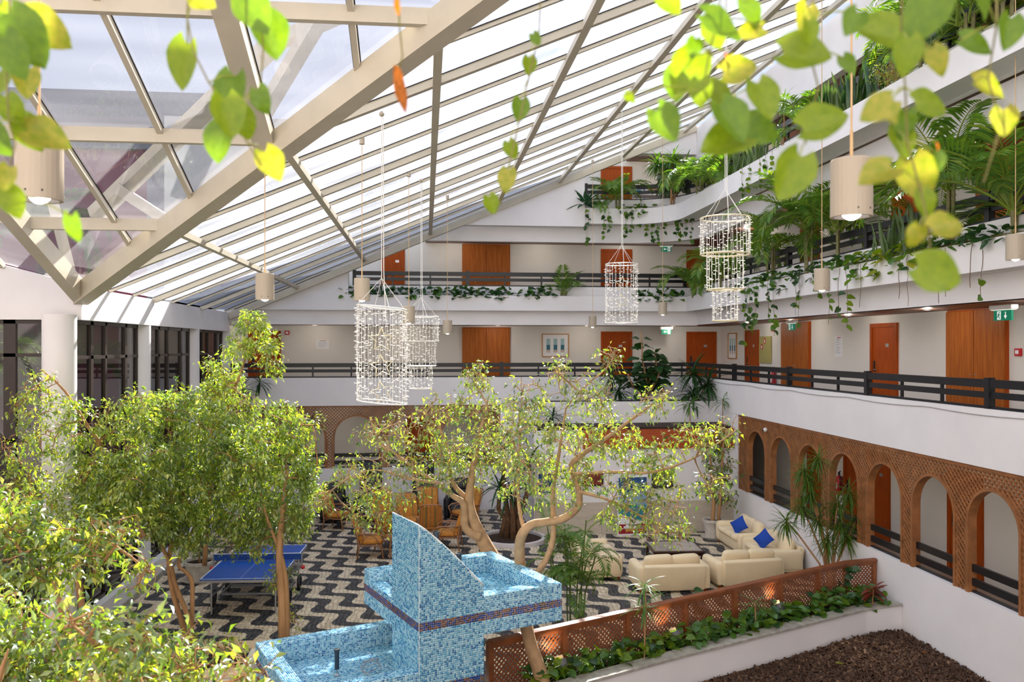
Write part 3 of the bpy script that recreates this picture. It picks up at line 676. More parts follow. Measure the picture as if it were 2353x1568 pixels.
# lower basin r -1.55..0, l 0..2.05, rim z 1.2, floor 0.93
slab(-1.55, -0.01, 0, LW, -0.1, 0.92); slab(-0.01, 1.2, 0.92, LW, -0.1, 0.92); slab(-1.55, -0.01, 0, RIM, 0.92, 1.2); slab(-1.55, 1.2, LW-RIM, LW, 0.92, 1.2); slab(-1.55, -1.55+RIM, RIM, LW-RIM, 0.92, 1.2)
vface((-1.55, 0), (0, 0), 0.5, 1.2, -LD, band=(0.40, 0.51)); vface((-1.55, LW), (-1.55, 0), 0.5, 1.2, -RD, band=(0.40, 0.51)); vface((0, LW), (-1.55, LW), 0.5, 1.2, LD, band=(0.40, 0.51))
hface(-1.55, 0, 0, RIM, 1.2); hface(-1.55, 0, LW-RIM, LW, 1.2); hface(-1.55, -1.55+RIM, RIM, LW-RIM, 1.2)
vface((-1.55+RIM, LW-RIM), (1.2, LW-RIM), 0.92, 1.2, -LD); vface((0, LW), (1.2, LW), 0.5, 1.2, LD); hface(0, 1.2, LW-RIM, LW, 1.2); hface(0, 1.2, 0.92, LW-RIM, 0.92); vface((-1.55+RIM, RIM), (-1.55+RIM, LW-RIM), 0.92, 1.2, RD); vface((-1.55+RIM, RIM), (0, RIM), 0.92, 1.2, LD)
hface(-1.55+RIM, 0, RIM, LW-RIM, 0.92)
# pillar: wedge standing on the near corner
PA, PB = 0.90, 0.90; ZT, ZC = 3.03, 2.16
pv = [loc(-E_, PA, -0.1), loc(-E_, -E_, -0.1), loc(PB, -E_, -0.1), loc(PB, 0.5, -0.1), loc(0.5, PA, -0.1), loc(-E_, PA, ZT), loc(-E_, -E_, ZT), loc(PB, -E_, ZC), loc(PB, 0.5, 2.0), loc(0.5, PA, 2.35)]
core.add(pv, [(0,1,2,3,4)[::-1], (5,6,7), (5,7,9), (7,8,9), (0,1,6,5), (1,2,7,6), (2,3,8,7), (3,4,9,8), (4,0,5,9)])
vface((-2*E_, PA), (-2*E_, 0), 0.0, ZT, -RD, band=(1.70, 1.81)); 
tiles(loc(0, -2*E_, 0.0), RD, UZ, PB, ZT, -LD, keep=lambda x, z: z < (ZT-0.02-(ZT-ZC)*(x/PB)**1.12), band=(1.70, 1.81)); tiles(loc(0, -3*E_, 0.90), RD, UZ, PB, 0.11, -LD, band=(0, 1))
vface((PB+E_, 0), (PB+E_, 0.5), 0.0, 2.0, RD)
core.build('grout_core', GROUT, fountain)
BF = np.array([[4,5,6,7],[0,1,5,4],[1,2,6,5],[2,3,7,6],[3,0,4,7]])
for k, m, nm in (('a', TILE, 'mosaic_tiles'), ('b', TILEB, 'mosaic_band')):
    V = np.concatenate(TV[k]); T = np.concatenate(TT[k]); n = len(V)
    F = ((np.arange(n)*8)[:, None, None]+BF[None]).reshape(-1, 4)
    me = np_mesh(nm, V.reshape(-1, 3), F, m, np.repeat(T, 5))
    bm = bmesh.new(); bm.from_mesh(me); bmesh.ops.recalc_face_normals(bm, faces=bm.faces); bm.to_mesh(me); bm.free()
    tag(link(nm, me, fountain), kind='stuff')
# bullnose edges on the rims
g = MB()
for p, q in (((0, 0.02), (RW, 0.02)), ((RW-0.02, 0), (RW-0.02, LW))): g.tube([loc(p[0], p[1], 1.995), loc(q[0], q[1], 1.995)], 0.018, 8)
g.build('rim_edge', GROUT, fountain, smooth=True)
MB().tube([loc(PB*i/12, 0.004, ZT-0.008-(ZT-ZC)*(i/12)**1.12) for i in range(13)], 0.012, 6).tube([loc(0, PA, ZT-0.004), loc(0, 0, ZT-0.004)], 0.010, 6).build('edge_trim', GROUT, fountain, smooth=True)
PIPE = mat('dark_pipe', (0.02, 0.03, 0.045), 0.4)
for (px, py, d, h_) in ((0.73, 1.115, 1.76, 0.87), (1.18, 1.32, 1.76, 0.47)):
    MB().lathe([(0.001, 0), (0.035, 0), (0.035, h_), (0.05, h_), (0.05, h_+0.02), (0.03, h_+0.02), (0.03, h_-0.02), (0.001, h_-0.02)], 12, tuple(loc(px, py, d))).build('spout_pipe', PIPE, fountain, smooth=False)
nz_ = MB().lathe([(0.001, 0.1), (0.03, 0.1), (0.03, 0.34), (0.04, 0.34), (0.04, 0.36), (0.001, 0.36)], 12, tuple(loc(-0.72, 1.05, 0.92))).build('nozzle', PIPE, fountain)
MB().lathe([(0.001, 0), (0.035, 0), (0.035, 0.025), (0.014, 0.04), (0.014, 0.11), (0.001, 0.11)], 10, tuple(loc(-0.72, 1.05, 0.925))).build('nozzle_foot', METAL, fountain)
g = MB()
for k in range(3):
    rr = 0.13-0.02*k; g.tube([loc(-0.30+rr*math.cos(a)*1.0, 0.92+rr*math.sin(a), 1.0+0.03*k+0.05*math.sin(a*1.0+k)) for a in np.linspace(0, 2*PI, 22)], 0.006, 5)
tag(g.build('cable_coil', GREYM, smooth=True), 'coiled grey cable lying in the lower fountain basin', 'cable'); bpy.data.objects['cable_coil'].location = FB

# ================================================================== PLANTER BED WITH LATTICE FENCE
def pl(pts, z): return [(p[0], p[1], z) for p in pts]
front = [(8.75, 14.45), (7.95, 14.25), (3.9, 12.38), (1.3, 11.08)]; back = [(1.0, 11.62), (8.05, 15.17), (8.75, 15.32)]
struct('wall_planter', ribbon(front, -0.14, -0.2, 0.46), WHITE, 'low white planter wall before the dark mulch bed')
cp = thing('trim_7', 'stone coping slabs on the planter wall', None, kind='structure')
segs_ = []
for a, b in zip(front[:-1], front[1:]):
    a = Vector((*a, 0)); b = Vector((*b, 0)); n = max(1, round((b-a).length/0.95)); 
    for i in range(n):
        p = a.lerp(b, i/n); q = a.lerp(b, (i+1)/n); d = (q-p).normalized(); nn = Vector((-d.y, d.x, 0)); 
        if nn.y < 0: nn = -nn
        MB().bar(p+d*0.004+nn*0.09+Vector((0,0,0.485)), q-d*0.004+nn*0.09+Vector((0,0,0.485)), 0.26, 0.035).build('coping_slab', STONE, cp)
struct('floor_planter', MB().prism([(8.75, 14.53), (7.95, 14.33), (3.88, 12.46), (1.35, 11.2), back[0], back[1], back[2]], 'z', 0.0, 0.36), SOIL, 'dark soil of the raised planter bed')
# mulch bed
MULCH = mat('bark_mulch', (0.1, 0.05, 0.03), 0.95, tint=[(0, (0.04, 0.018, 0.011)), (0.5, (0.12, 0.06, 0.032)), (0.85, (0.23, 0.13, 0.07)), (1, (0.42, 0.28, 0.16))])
mul = struct('floor_mulch', MB().prism([(8.75, 14.5), (7.95, 14.3), (3.9, 12.4), (2.0, 11.4), (2.0, 6.0), (8.75, 6.0)], 'z', -0.12, 0.0), SOIL, 'bed of dark bark mulch in the right foreground')
rng = np.random.default_rng(5); n = 26000
uu = rng.uniform(2.6, 8.72, n); vv = rng.uniform(9.3, 14.4, n); k = vv < 12.4+(uu-3.9)*0.462-0.08; uu, vv = uu[k], vv[k]; n = len(uu)
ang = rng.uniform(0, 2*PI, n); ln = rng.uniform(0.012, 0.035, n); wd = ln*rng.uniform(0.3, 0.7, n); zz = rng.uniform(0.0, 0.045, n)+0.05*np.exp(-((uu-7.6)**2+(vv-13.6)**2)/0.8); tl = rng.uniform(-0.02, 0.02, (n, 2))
ca, sa = np.cos(ang), np.sin(ang)
V = np.stack([np.stack([uu+ca*ln*i-sa*wd*j, vv+sa*ln*i+ca*wd*j, zz+tl[:, 0]*i+tl[:, 1]*j+(0 if t else -0.012)], 1) for t in (0, 1) for i, j in ((-1,-1),(1,-1),(1,1),(-1,1))], 1)
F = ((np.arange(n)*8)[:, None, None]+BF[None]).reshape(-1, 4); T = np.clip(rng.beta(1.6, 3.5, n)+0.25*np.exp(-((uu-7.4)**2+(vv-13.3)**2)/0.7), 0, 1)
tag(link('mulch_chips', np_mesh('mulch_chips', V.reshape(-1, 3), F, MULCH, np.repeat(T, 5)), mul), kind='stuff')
# fence
fence = thing('lattice_fence', 'low reddish wooden lattice fence along the planter bed', 'fence', (0, 0, 0))
fposts = [0.9, 2.05, 3.15, 4.25, 5.3, 6.35, 7.3, 8.05]
FV = lambda u: 11.6+(u-0.9)*(15.17-11.6)/(8.05-0.9)
FPTS = [(u, FV(u)) for u in fposts]+[(8.72, 15.31)]
FZ0, FZ1 = 0.30, 1.12
unit = MB().box(0, 1, -0.011, 0.011, -0.006, 0.006).mesh('fence_slat', FENW); cnt = 0; rest = MB()
for (a, b) in zip(FPTS[:-1], FPTS[1:]):
    A = Vector((*a, 0)); B = Vector((*b, 0)); L = (B-A).length; d = (B-A)/L; nrm = Vector((d.y, -d.x, 0)); H = FZ1-0.07-FZ0-0.02; o_ = 0.04
    for sg in (1, -1):
        k = -H+0.02
        while k < L+H:
            # s = k + sg*t, t in 0..H ; clip s to [o_, L-o_]
            t0, t1 = 0, H
            if sg > 0: t0 = max(t0, o_-k); t1 = min(t1, L-o_-k)
            else: t0 = max(t0, k-(L-o_)); t1 = min(t1, k-o_)
            if t1-t0 > 0.03:
                p = A+d*(k+sg*t0)+Vector((0,0,FZ0+0.02+t0))+nrm*0.006*sg; q = A+d*(k+sg*t1)+Vector((0,0,FZ0+0.02+t1))+nrm*0.006*sg; x = (q-p).normalized(); z = nrm; y = z.cross(x); l_ = (q-p).length
                cnt += 1
                if cnt < 300:
                    o = link('fence_slat', unit, fence); o.matrix_world = Matrix(((x.x*l_, y.x, z.x, p.x), (x.y*l_, y.y, z.y, p.y), (x.z*l_, y.z, z.z, p.z), (0,0,0,1)))
                else: rest.bar(p, q, 0.012, 0.022, up=tuple(x.cross(z)))
            k += 0.078
    MB().bar(A+Vector((0,0,FZ1-0.09)), B+Vector((0,0,FZ1-0.09)), 0.05, 0.06).build('frame_rail', FENW, fence)
    MB().bar(A+Vector((0,0,FZ0)), B+Vector((0,0,FZ0)), 0.05, 0.05).build('frame_rail', FENW, fence)
    MB().bar(A-d*0.0+Vector((0,0,FZ1-0.03)), B+Vector((0,0,FZ1-0.03)), 0.13, 0.04).build('cap_rail', FENW, fence)
    MB().bar(A+Vector((0,0,0.05)), A+Vector((0,0,FZ1-0.02)), 0.085, 0.085, up=tuple(nrm)).build('post', FENW, fence)
tag(rest.build('fence_slats', FENW, fence, fix=False), kind='stuff')
MB().bar((8.70, 15.31, 0.05), (8.70, 15.31, FZ1), 0.07, 0.07, up=(0,1,0)).build('post', FENW, fence)
# left planter near the fountain
CRT = mat('cream_tile', (0.72, 0.68, 0.56), 0.4)
g = MB(); g.box(-5.7, -2.62, 12.35, 12.47, -0.1, 0.46); g.box(-5.7, -5.58, 12.47, 13.5, -0.1, 0.46); g.box(-2.74, -2.62, 12.47, 13.5, -0.1, 0.46); g.box(-5.7, -2.62, 13.5, 13.62, -0.1, 0.46)
lp = struct('wall_planter_tiled', g, CRT, 'cream tiled planter left of the fountain')
for a in np.arange(-5.7, -2.7, 0.205): bx(a+0.004, a+0.2, 12.34, 12.35, 0.05, 0.44).build('wall_tile', CRT, lp)
MB().bar((-5.75, 12.42, 0.49), (-2.58, 12.42, 0.49), 0.24, 0.06).build('planter_cap', mat('planed_pale_wood', (0.62, 0.47, 0.30), 0.6), lp)
MB().bar((-5.75, 13.56, 0.49), (-2.58, 13.56, 0.49), 0.2, 0.06).build('planter_cap', MATS['planed_pale_wood'], lp)
struct('floor_planter_left', bx(-5.58, -2.74, 12.47, 13.5, 0, 0.38), SOIL, 'soil in the cream tiled planter')
# round tree bed
g = MB(); g.lathe([(0.92, -0.05), (0.92, 0.10), (0.80, 0.10), (0.80, 0.02)], 28, (2.35, 22.3, 0)); struct('trim_8', g, mat('pale_kerb', (0.66, 0.62, 0.62), 0.7), 'round pale kerb of the tree bed', smooth=False)
struct('floor_tree_bed', MB().lathe([(0.001, 0.08), (0.4, 0.07), (0.82, 0.03), (0.82, -0.05)], 24, (2.35, 22.3, 0)), SOIL, 'round soil bed with yucca trunks', smooth=True)
# ================================================================== SOFAS
def sofa(loc, rz, label, w=1.62, nseat=2, d=0.92):
    s = thing('sofa', label, 'sofa', loc, rz, 'cream slipcovered sofas of the sitting corner')
    MB().rbox(-w/2+0.02, w/2-0.02, 0.04, d-0.06, 0.07, 0.34, 0.04).build('base', SOFA, s, smooth=True)
    for k in (-1, 1):
        M = Matrix.Identity(4); x0, x1 = sorted((k*w/2, k*(w/2-0.22)))
        MB().rbox(x0, x1, 0.0, d-0.05, 0.08, 0.58, 0.10).build('armrest', SOFA, s, smooth=True)
    B = Matrix.Translation((0, d-0.22, 0.07)) @ Matrix.Rotation(R(-9), 4, 'X')
    MB().rbox(-w/2+0.14, w/2-0.14, 0.02, 0.18, 0.0, 0.56, 0.04, B).build('backrest', SOFA, s, smooth=True)
    iw = (w-0.46)/nseat
    for i in range(nseat):
        x = -w/2+0.23+i*iw
        MB().rbox(x+0.006, x+iw-0.006, 0.0, d-0.26, 0.33, 0.49, 0.06, None, 0.10).build('seat_cushion', SOFA, s, smooth=True)
        C = Matrix.Translation((x+iw/2, d-0.30, 0.41)) @ Matrix.Rotation(R(-13), 4, 'X') @ Matrix.Rotation(R(random.uniform(-3, 3)), 4, 'Y')
        MB().rbox(-iw/2-0.01, iw/2+0.01, -0.10, 0.10, 0.0, 0.37, 0.08, C, 0.12).build('back_cushion', SOFA, s, smooth=True)
    ft = MB().lathe([(0.001, 0), (0.022, 0), (0.03, 0.08), (0.001, 0.08)], 8).mesh('sofa_foot', DOORW)
    for x in (-w/2+0.1, w/2-0.1):
        for y in (0.1, d-0.14): link('foot', ft, s, (x, y, 0))
    return s
random.seed(2)
sofa((5.27, 18.0, 0), PI, 'cream sofa seen from behind, left of the pair before the coffee table') ; 
sofa((7.0, 18.25, 0), PI+R(5), 'cream sofa seen from behind, right of the pair nearest the lattice fence')
sofa((7.76, 18.95, 0), -PI/2, 'cream sofa against the right wall, nearer the fence, with a blue cushion')
sofa((7.76, 20.75, 0), -PI/2, 'cream sofa against the right wall beside the potted tree', w=1.75, nseat=3)
sofa((4.42, 19.05, 0), PI/2, 'cream sofa on the left of the coffee table behind the bamboo palm', w=1.75)
def cushion(loc, rot, label):
    c_ = thing('throw_cushion', label, 'cushion', loc, 0, 'royal blue throw cushions')
    m = MB(); n = 8; vs = []; fs = []
    for sd in (1, -1):
        for i in range(n+1):
            for j in range(n+1):
                x = -1+2*i/n; y = -1+2*j/n; w = (1-x*x)*(1-y*y); e = 1+0.10*(x*x*y*y)-0.06*(1-max(abs(x), abs(y)))
                vs.append((x*0.18*e, y*0.18*e, sd*0.07*w**0.6))
    q = (n+1)**2
    for i in range(n):
        for j in range(n):
            a = i*(n+1)+j; fs.append((a, a+1, a+n+2, a+n+1)); a += q; fs.append((a, a+n+1, a+n+2, a+1))
    o = m.add(vs, fs).build('cushion_body', BLUEC, c_, smooth=True); o.rotation_euler = (Vector((-0.75, -0.55, 0.45)).to_track_quat('Z', 'Y') @ Euler((0, 0, R(rot)), 'XYZ').to_quaternion()).to_euler()
cushion((7.98, 18.9, 0.68), 52, 'royal blue throw cushion standing on the sofa nearer the fence')
cushion((7.98, 20.45, 0.68), 40, 'royal blue throw cushion on the sofa beside the potted tree')
# coffee table
t = thing('coffee_table', 'low dark wooden coffee table with a pale stone top', 'table', (5.95, 19.4, 0), R(-4))
DARKW = mat('dark_mahogany', (0.055, 0.018, 0.012), 0.3, vary=0.3, scale=6)
MB().rbox(-0.62, 0.62, -0.52, 0.52, 0.40, 0.44, 0.012).build('table_frame', DARKW, t); MB().box(-0.56, 0.56, -0.46, 0.46, 0.44, 0.447).build('stone_top', mat('pale_table_stone', (0.45, 0.38, 0.31), 0.15, vary=0.2, scale=6), t)
MB().box(-0.55, 0.55, -0.46, -0.43, 0.32, 0.40).box(-0.55, 0.55, 0.43, 0.46, 0.32, 0.40).build('apron', DARKW, t)
lg = MB().box(-0.03, 0.03, -0.03, 0.03, 0, 0.40).mesh('table_leg', DARKW)
for x in (-0.56, 0.56):
    for y in (-0.46, 0.46): link('leg', lg, t, (x, y, 0))
# ================================================================== RATTAN CHAIRS
def rattan_chair(loc, rz, label):
    c_ = thing('rattan_armchair', label, 'chair', loc, rz, 'rattan armchairs with orange striped cushions')
    for sx_ in (-1, 1):
        x = sx_*0.30
        MB().tube([(x*1.1, -0.34, 0), (x, -0.28, 0.34), (x, -0.27, 0.36)], 0.02, 6).build('leg', RATTAN, c_, smooth=True)
        MB().tube([(x*1.1, 0.30, 0), (x, 0.26, 0.3), (x, 0.30, 0.6), (x*0.95, 0.46, 1.02)], 0.02, 6).build('leg', RATTAN, c_, smooth=True)
        MB().tube([(x, 0.30, 0.62), (x*1.15, 0.05, 0.64), (x*1.2, -0.25, 0.62), (x*1.15, -0.36, 0.56), (x, -0.30, 0.36)], 0.022, 6).build('armrest', RATTAN, c_, smooth=True)
        MB().tube([(x, 0.22, 0.34), (x*1.1, 0.12, 0.54), (x*1.12, -0.02, 0.60), (x*1.1, -0.14, 0.54), (x, -0.24, 0.34)], 0.014, 6).build('arm_hoop', RATTAN, c_, smooth=True)
    g = MB()
    for p, q in (((-0.3, -0.28, 0.33), (0.3, -0.28, 0.33)), ((-0.3, 0.26, 0.33), (0.3, 0.26, 0.33)), ((-0.3, -0.28, 0.33), (-0.3, 0.26, 0.33)), ((0.3, -0.28, 0.33), (0.3, 0.26, 0.33)), ((-0.3, -0.28, 0.25), (0.3, -0.28, 0.25)), ((-0.3, 0.27, 0.25), (0.3, 0.27, 0.25))): g.tube([p, q], 0.017, 6)
    g.build('seat_frame', RATTAN, c_, smooth=True)
    MB().tube([(-0.285, 0.46, 1.02), (-0.2, 0.485, 1.07), (0.2, 0.485, 1.07), (0.285, 0.46, 1.02)], 0.02, 6).build('top_rail', RATTAN, c_, smooth=True)
    for x in (-0.2, -0.1, 0, 0.1, 0.2): MB().tube([(x, 0.29, 0.36), (x, 0.335, 0.62), (x, 0.475, 1.06)], 0.011, 5).build('back_cane', RATTAN, c_)
    sc_ = MB().rbox(-0.285, 0.285, -0.30, 0.24, 0.35, 0.47, 0.05, None, 0.08).build('seat_cushion', CUSH, c_, smooth=True)
    B = Matrix.Translation((0, 0.20, 0.45)) @ Matrix.Rotation(R(-17), 4, 'X')
    bc = MB().rbox(-0.28, 0.28, -0.06, 0.07, 0.0, 0.62, 0.05, B, 0.08).build('back_cushion', CUSH, c_, smooth=True)
    for x in (-0.13, 0.13):
        MB().rbox(x-0.022, x+0.022, -0.064, 0.074, 0.02, 0.60, 0.01, B, 0.10).build('stripe', CUSHG, bc); MB().rbox(x-0.022, x+0.022, -0.295, 0.235, 0.352, 0.476, 0.01, None, 0.03).build('stripe', CUSHG, sc_)
    return c_
CH = [((-1.40, 20.95), 95, 'rattan armchair seen from its side, nearest the table tennis table'), ((-0.95, 21.75), 175, 'rattan armchair with its slatted back to the fountain, left'), ((-1.25, 24.0), 5, 'rattan armchair facing the viewer before the tall black massage chair'),
      ((0.12, 22.4), 182, 'rattan armchair with its slatted back towards the fountain, right'), ((0.05, 24.4), -3, 'rattan armchair facing the viewer, right of the middle'), ((0.62, 21.6), -100, 'rattan armchair seen from its side, right behind the fountain wedge'),
      ((-0.42, 23.35), 20, 'rattan armchair mostly hidden behind the fountain wedge'), ((1.15, 24.2), -60, 'rattan armchair turned left near the leaning trunk'), ((-2.55, 24.3), 70, 'rattan armchair at the far left end of the group')]
c0 = None
for (p, a, lab) in CH:
    if c0 is None: c0 = rattan_chair((p[0], p[1], 0), R(a), lab)
    else: dup(c0, (p[0], p[1], 0), R(a), lab)
t = thing('side_table', 'small round rattan table beside the side-on armchair', 'table', (-0.72, 20.85, 0))
MB().lathe([(0.001, 0.50), (0.28, 0.50), (0.28, 0.54), (0.001, 0.54)], 18).build('tabletop', RATTAN, t)
for a in (0, 90, 180, 270): MB().tube([(0.24*math.cos(R(a+45)), 0.24*math.sin(R(a+45)), 0), (0.2*math.cos(R(a+45)), 0.2*math.sin(R(a+45)), 0.5)], 0.018, 6).build('leg', RATTAN, t)
# ================================================================== MASSAGE CHAIRS
def massage(loc, rz, label, tall=1.45):
    c_ = thing('massage_chair', label, 'chair', loc, rz, 'black massage chairs against the far wall')
    M = Matrix.Rotation(R(-12), 4, 'X')
    MB().rbox(-0.30, 0.30, -0.35, 0.35, 0.10, 0.46, 0.08, None, 0.05).build('seat', BLACKP, c_, smooth=True)
    MB().rbox(-0.33, 0.33, 0.22, 0.46, 0.35, tall, 0.11, M, 0.05).build('backrest', BLACKP, c_, smooth=True)
    MB().rbox(-0.20, 0.20, 0.15, 0.28, tall-0.35, tall-0.08, 0.05, M, 0.1).build('head_pillow', BLACKP, c_, smooth=True)
    for k in (-1, 1):
        x0, x1 = sorted((k*0.30, k*0.46)); a = MB().rbox(x0, x1, -0.42, 0.38, 0.05, 0.66, 0.07).build('armrest', BLACKP, c_, smooth=True); x0, x1 = sorted((k*0.455, k*0.475)); MB().rbox(x0, x1, -0.40, -0.2, 0.08, 0.6, 0.01).build('silver_trim', METAL, a)
    MB().rbox(-0.27, 0.27, -0.62, -0.36, 0.06, 0.42, 0.07).build('footrest', BLACKP, c_, smooth=True)
massage((-2.75, 25.6, 0), R(8), 'black massage chair with rounded back at the left of the row', 1.15); massage((-1.7, 25.6, 0), 0, 'tall black massage chair second from the left', 1.75); massage((-0.1, 25.6, 0), R(-3), 'tall black massage chair with silver side trim', 1.7); massage((1.05, 25.6, 0), R(-6), 'black massage chair at the right end of the row', 1.2)
# ================================================================== TABLE TENNIS TABLE
pp = thing('table_tennis_table', 'blue table tennis table with net, standing on black wheels', 'table', (-3.50, 17.8, 0), R(-3))
PBLUE = mat('table_blue', (0.006, 0.085, 0.42), 0.35, vary=0.08, scale=2); PLINE = mat('white_line_paint', (0.8, 0.82, 0.85), 0.5)
for y0, y1 in ((-1.37, -0.006), (0.006, 1.37)):
    h_ = MB().box(-0.7625, 0.7625, y0, y1, 0.735, 0.76).build('table_half', PBLUE, pp)
    g = MB(); g.box(-0.7625, -0.742, y0, y1, 0.76, 0.7615); g.box(0.742, 0.7625, y0, y1, 0.76, 0.7615); ye = y0 if y0 < -1 else y1-0.02; g.box(-0.742, 0.742, ye, ye+0.02, 0.76, 0.7615); g.box(-0.002, 0.002, y0+0.02, y1-0.02, 0.76, 0.7615); g.build('white_line', PLINE, h_)
    MB().box(-0.755, 0.755, y0 if y0 < -1 else y1-0.03, (y0 if y0 < -1 else y1-0.03)+0.03, 0.685, 0.735).box(-0.755, -0.73, y0, y1, 0.685, 0.735).box(0.73, 0.755, y0, y1, 0.685, 0.735).build('apron', METAL, h_)
MB().box(-0.9, 0.9, -0.003, 0.003, 0.775, 0.90).build('net', mat('blue_net', (0.01, 0.06, 0.28), 0.8), pp); MB().box(-0.915, 0.915, -0.006, 0.006, 0.90, 0.915).build('net_tape', PLINE, pp)
for k in (-1, 1):
    n_ = MB().box(k*0.915-0.012, k*0.915+0.012, -0.012, 0.012, 0.68, 0.915).box(min(k*0.75, k*0.93), max(k*0.75, k*0.93), -0.02, 0.02, 0.66, 0.69).build('net_post', GREYM, pp); MB().ball((k*0.94, -0.03, 0.62), 0.045, 10, 6).build('clamp_knob', REDP, n_)
for y in (-1.1, 1.1):
    for x in (-0.62, 0.62): MB().tube([(x, y, 0), (x, y, 0.735)], 0.018, 8).build('leg', METAL, pp)
g = MB()
for k in (-1, 1):
    g.bar((k*0.62, -1.1, 0.35), (k*0.62, 1.1, 0.35), 0.03, 0.03); g.tube([(k*0.66, -0.32, 0.12), (k*0.66, -0.05, 0.72)], 0.016, 6); g.tube([(k*0.66, 0.32, 0.12), (k*0.66, 0.05, 0.72)], 0.016, 6); g.bar((k*0.66, -0.5, 0.16), (k*0.66, 0.5, 0.16), 0.04, 0.04)
g.bar((-0.66, -0.3, 0.16), (0.66, -0.3, 0.16), 0.04, 0.04); g.bar((-0.66, 0.3, 0.16), (0.66, 0.3, 0.16), 0.04, 0.04); g.build('undercarriage', GREYM, pp)
wh = MB(); prof = [(0.115, -0.025), (0.15, -0.025), (0.155, 0), (0.15, 0.025), (0.115, 0.025), (0.115, -0.025)]
wh.lathe(prof, 24); 
for a in (0, 60, 120): wh.bar((0.12*math.cos(R(a)), 0.12*math.sin(R(a)), 0), (-0.12*math.cos(R(a)), -0.12*math.sin(R(a)), 0), 0.02, 0.018, up=(0,0,1))
wm = wh.mesh('castor_wheel', BLACKP)
for x in (-0.7, 0.7):
    for y in (-0.5, 0.5): link('wheel', wm, pp, (x+(0.06 if x > 0 else -0.06), y, 0.155), (0, PI/2, 0))
# ================================================================== PENDANT LAMPS
def pendant(u, v, label, zc=6.2):
    top = zroof(u, v)+0.012
    l_ = thing('pendant_lamp', label, 'lamp', (u, v, zc-0.17), 0, 'cream cylinder pendant lamps hanging from the roof')
    MB().lathe([(0.10, 0.0), (0.12, 0.0), (0.12, 0.335), (0.115, 0.345), (0.001, 0.345)], 28).build('shade', LAMPW, l_, smooth=False)
    MB().lathe([(0.112, 0.004), (0.112, 0.33), (0.001, 0.33)], 24).build('shade_lining', LAMPIN, l_)
    MB().ball((0, 0, 0.042), 0.062, 14, 10).build('bulb', BULB, l_, smooth=True)
    H_ = top-(zc-0.17)
    MB().tube([(0, 0, 0.34), (0, 0, 0.52)], 0.010, 6).tube([(0, 0, 0.5), (0, 0, H_)], 0.006, 6).build('cord', CORD, l_)
    MB().lathe([(0.001, H_-0.10), (0.04, H_-0.10), (0.04, H_), (0.001, H_)], 12).build('ceiling_cup', LAMPW, l_)
    for a in (-100, -60): MB().ball((0.12*math.cos(R(a)), 0.12*math.sin(R(a)), 0.04), 0.006, 5, 4).build('screw', BLACKP, l_)
pendant(-2.1, 11.14, 'cream pendant lamp hanging before the gable, left of the tall light curtain', 6.03); pendant(-0.97, 12.84, 'cream pendant lamp hanging just above the tall light curtain', 6.12)
pendant(6.21, 12.45, 'cream pendant lamp hanging before the third floor trough', 6.3); pendant(2.54, 4.72, 'largest cream pendant lamp, hanging in the upper right foreground', 6.19); pendant(6.5, 22.24, 'small cream pendant lamp right of the narrow light curtain', 6.3)
pendant(5.1, 25.0, 'smallest cream pendant lamp left of the narrow light curtain', 6.02); pendant(-2.12, 4.81, 'large cream pendant lamp at the left edge of the picture', 6.22); pendant(8.0, 10.5, 'cream pendant lamp at the right edge of the picture', 6.6)
pendant(-0.33, 16.5, 'cream pendant lamp seen through the tall light curtain', 5.88); pendant(0.55, 21.0, 'distant pendant lamp behind the right side of the tall light curtain', 5.75)
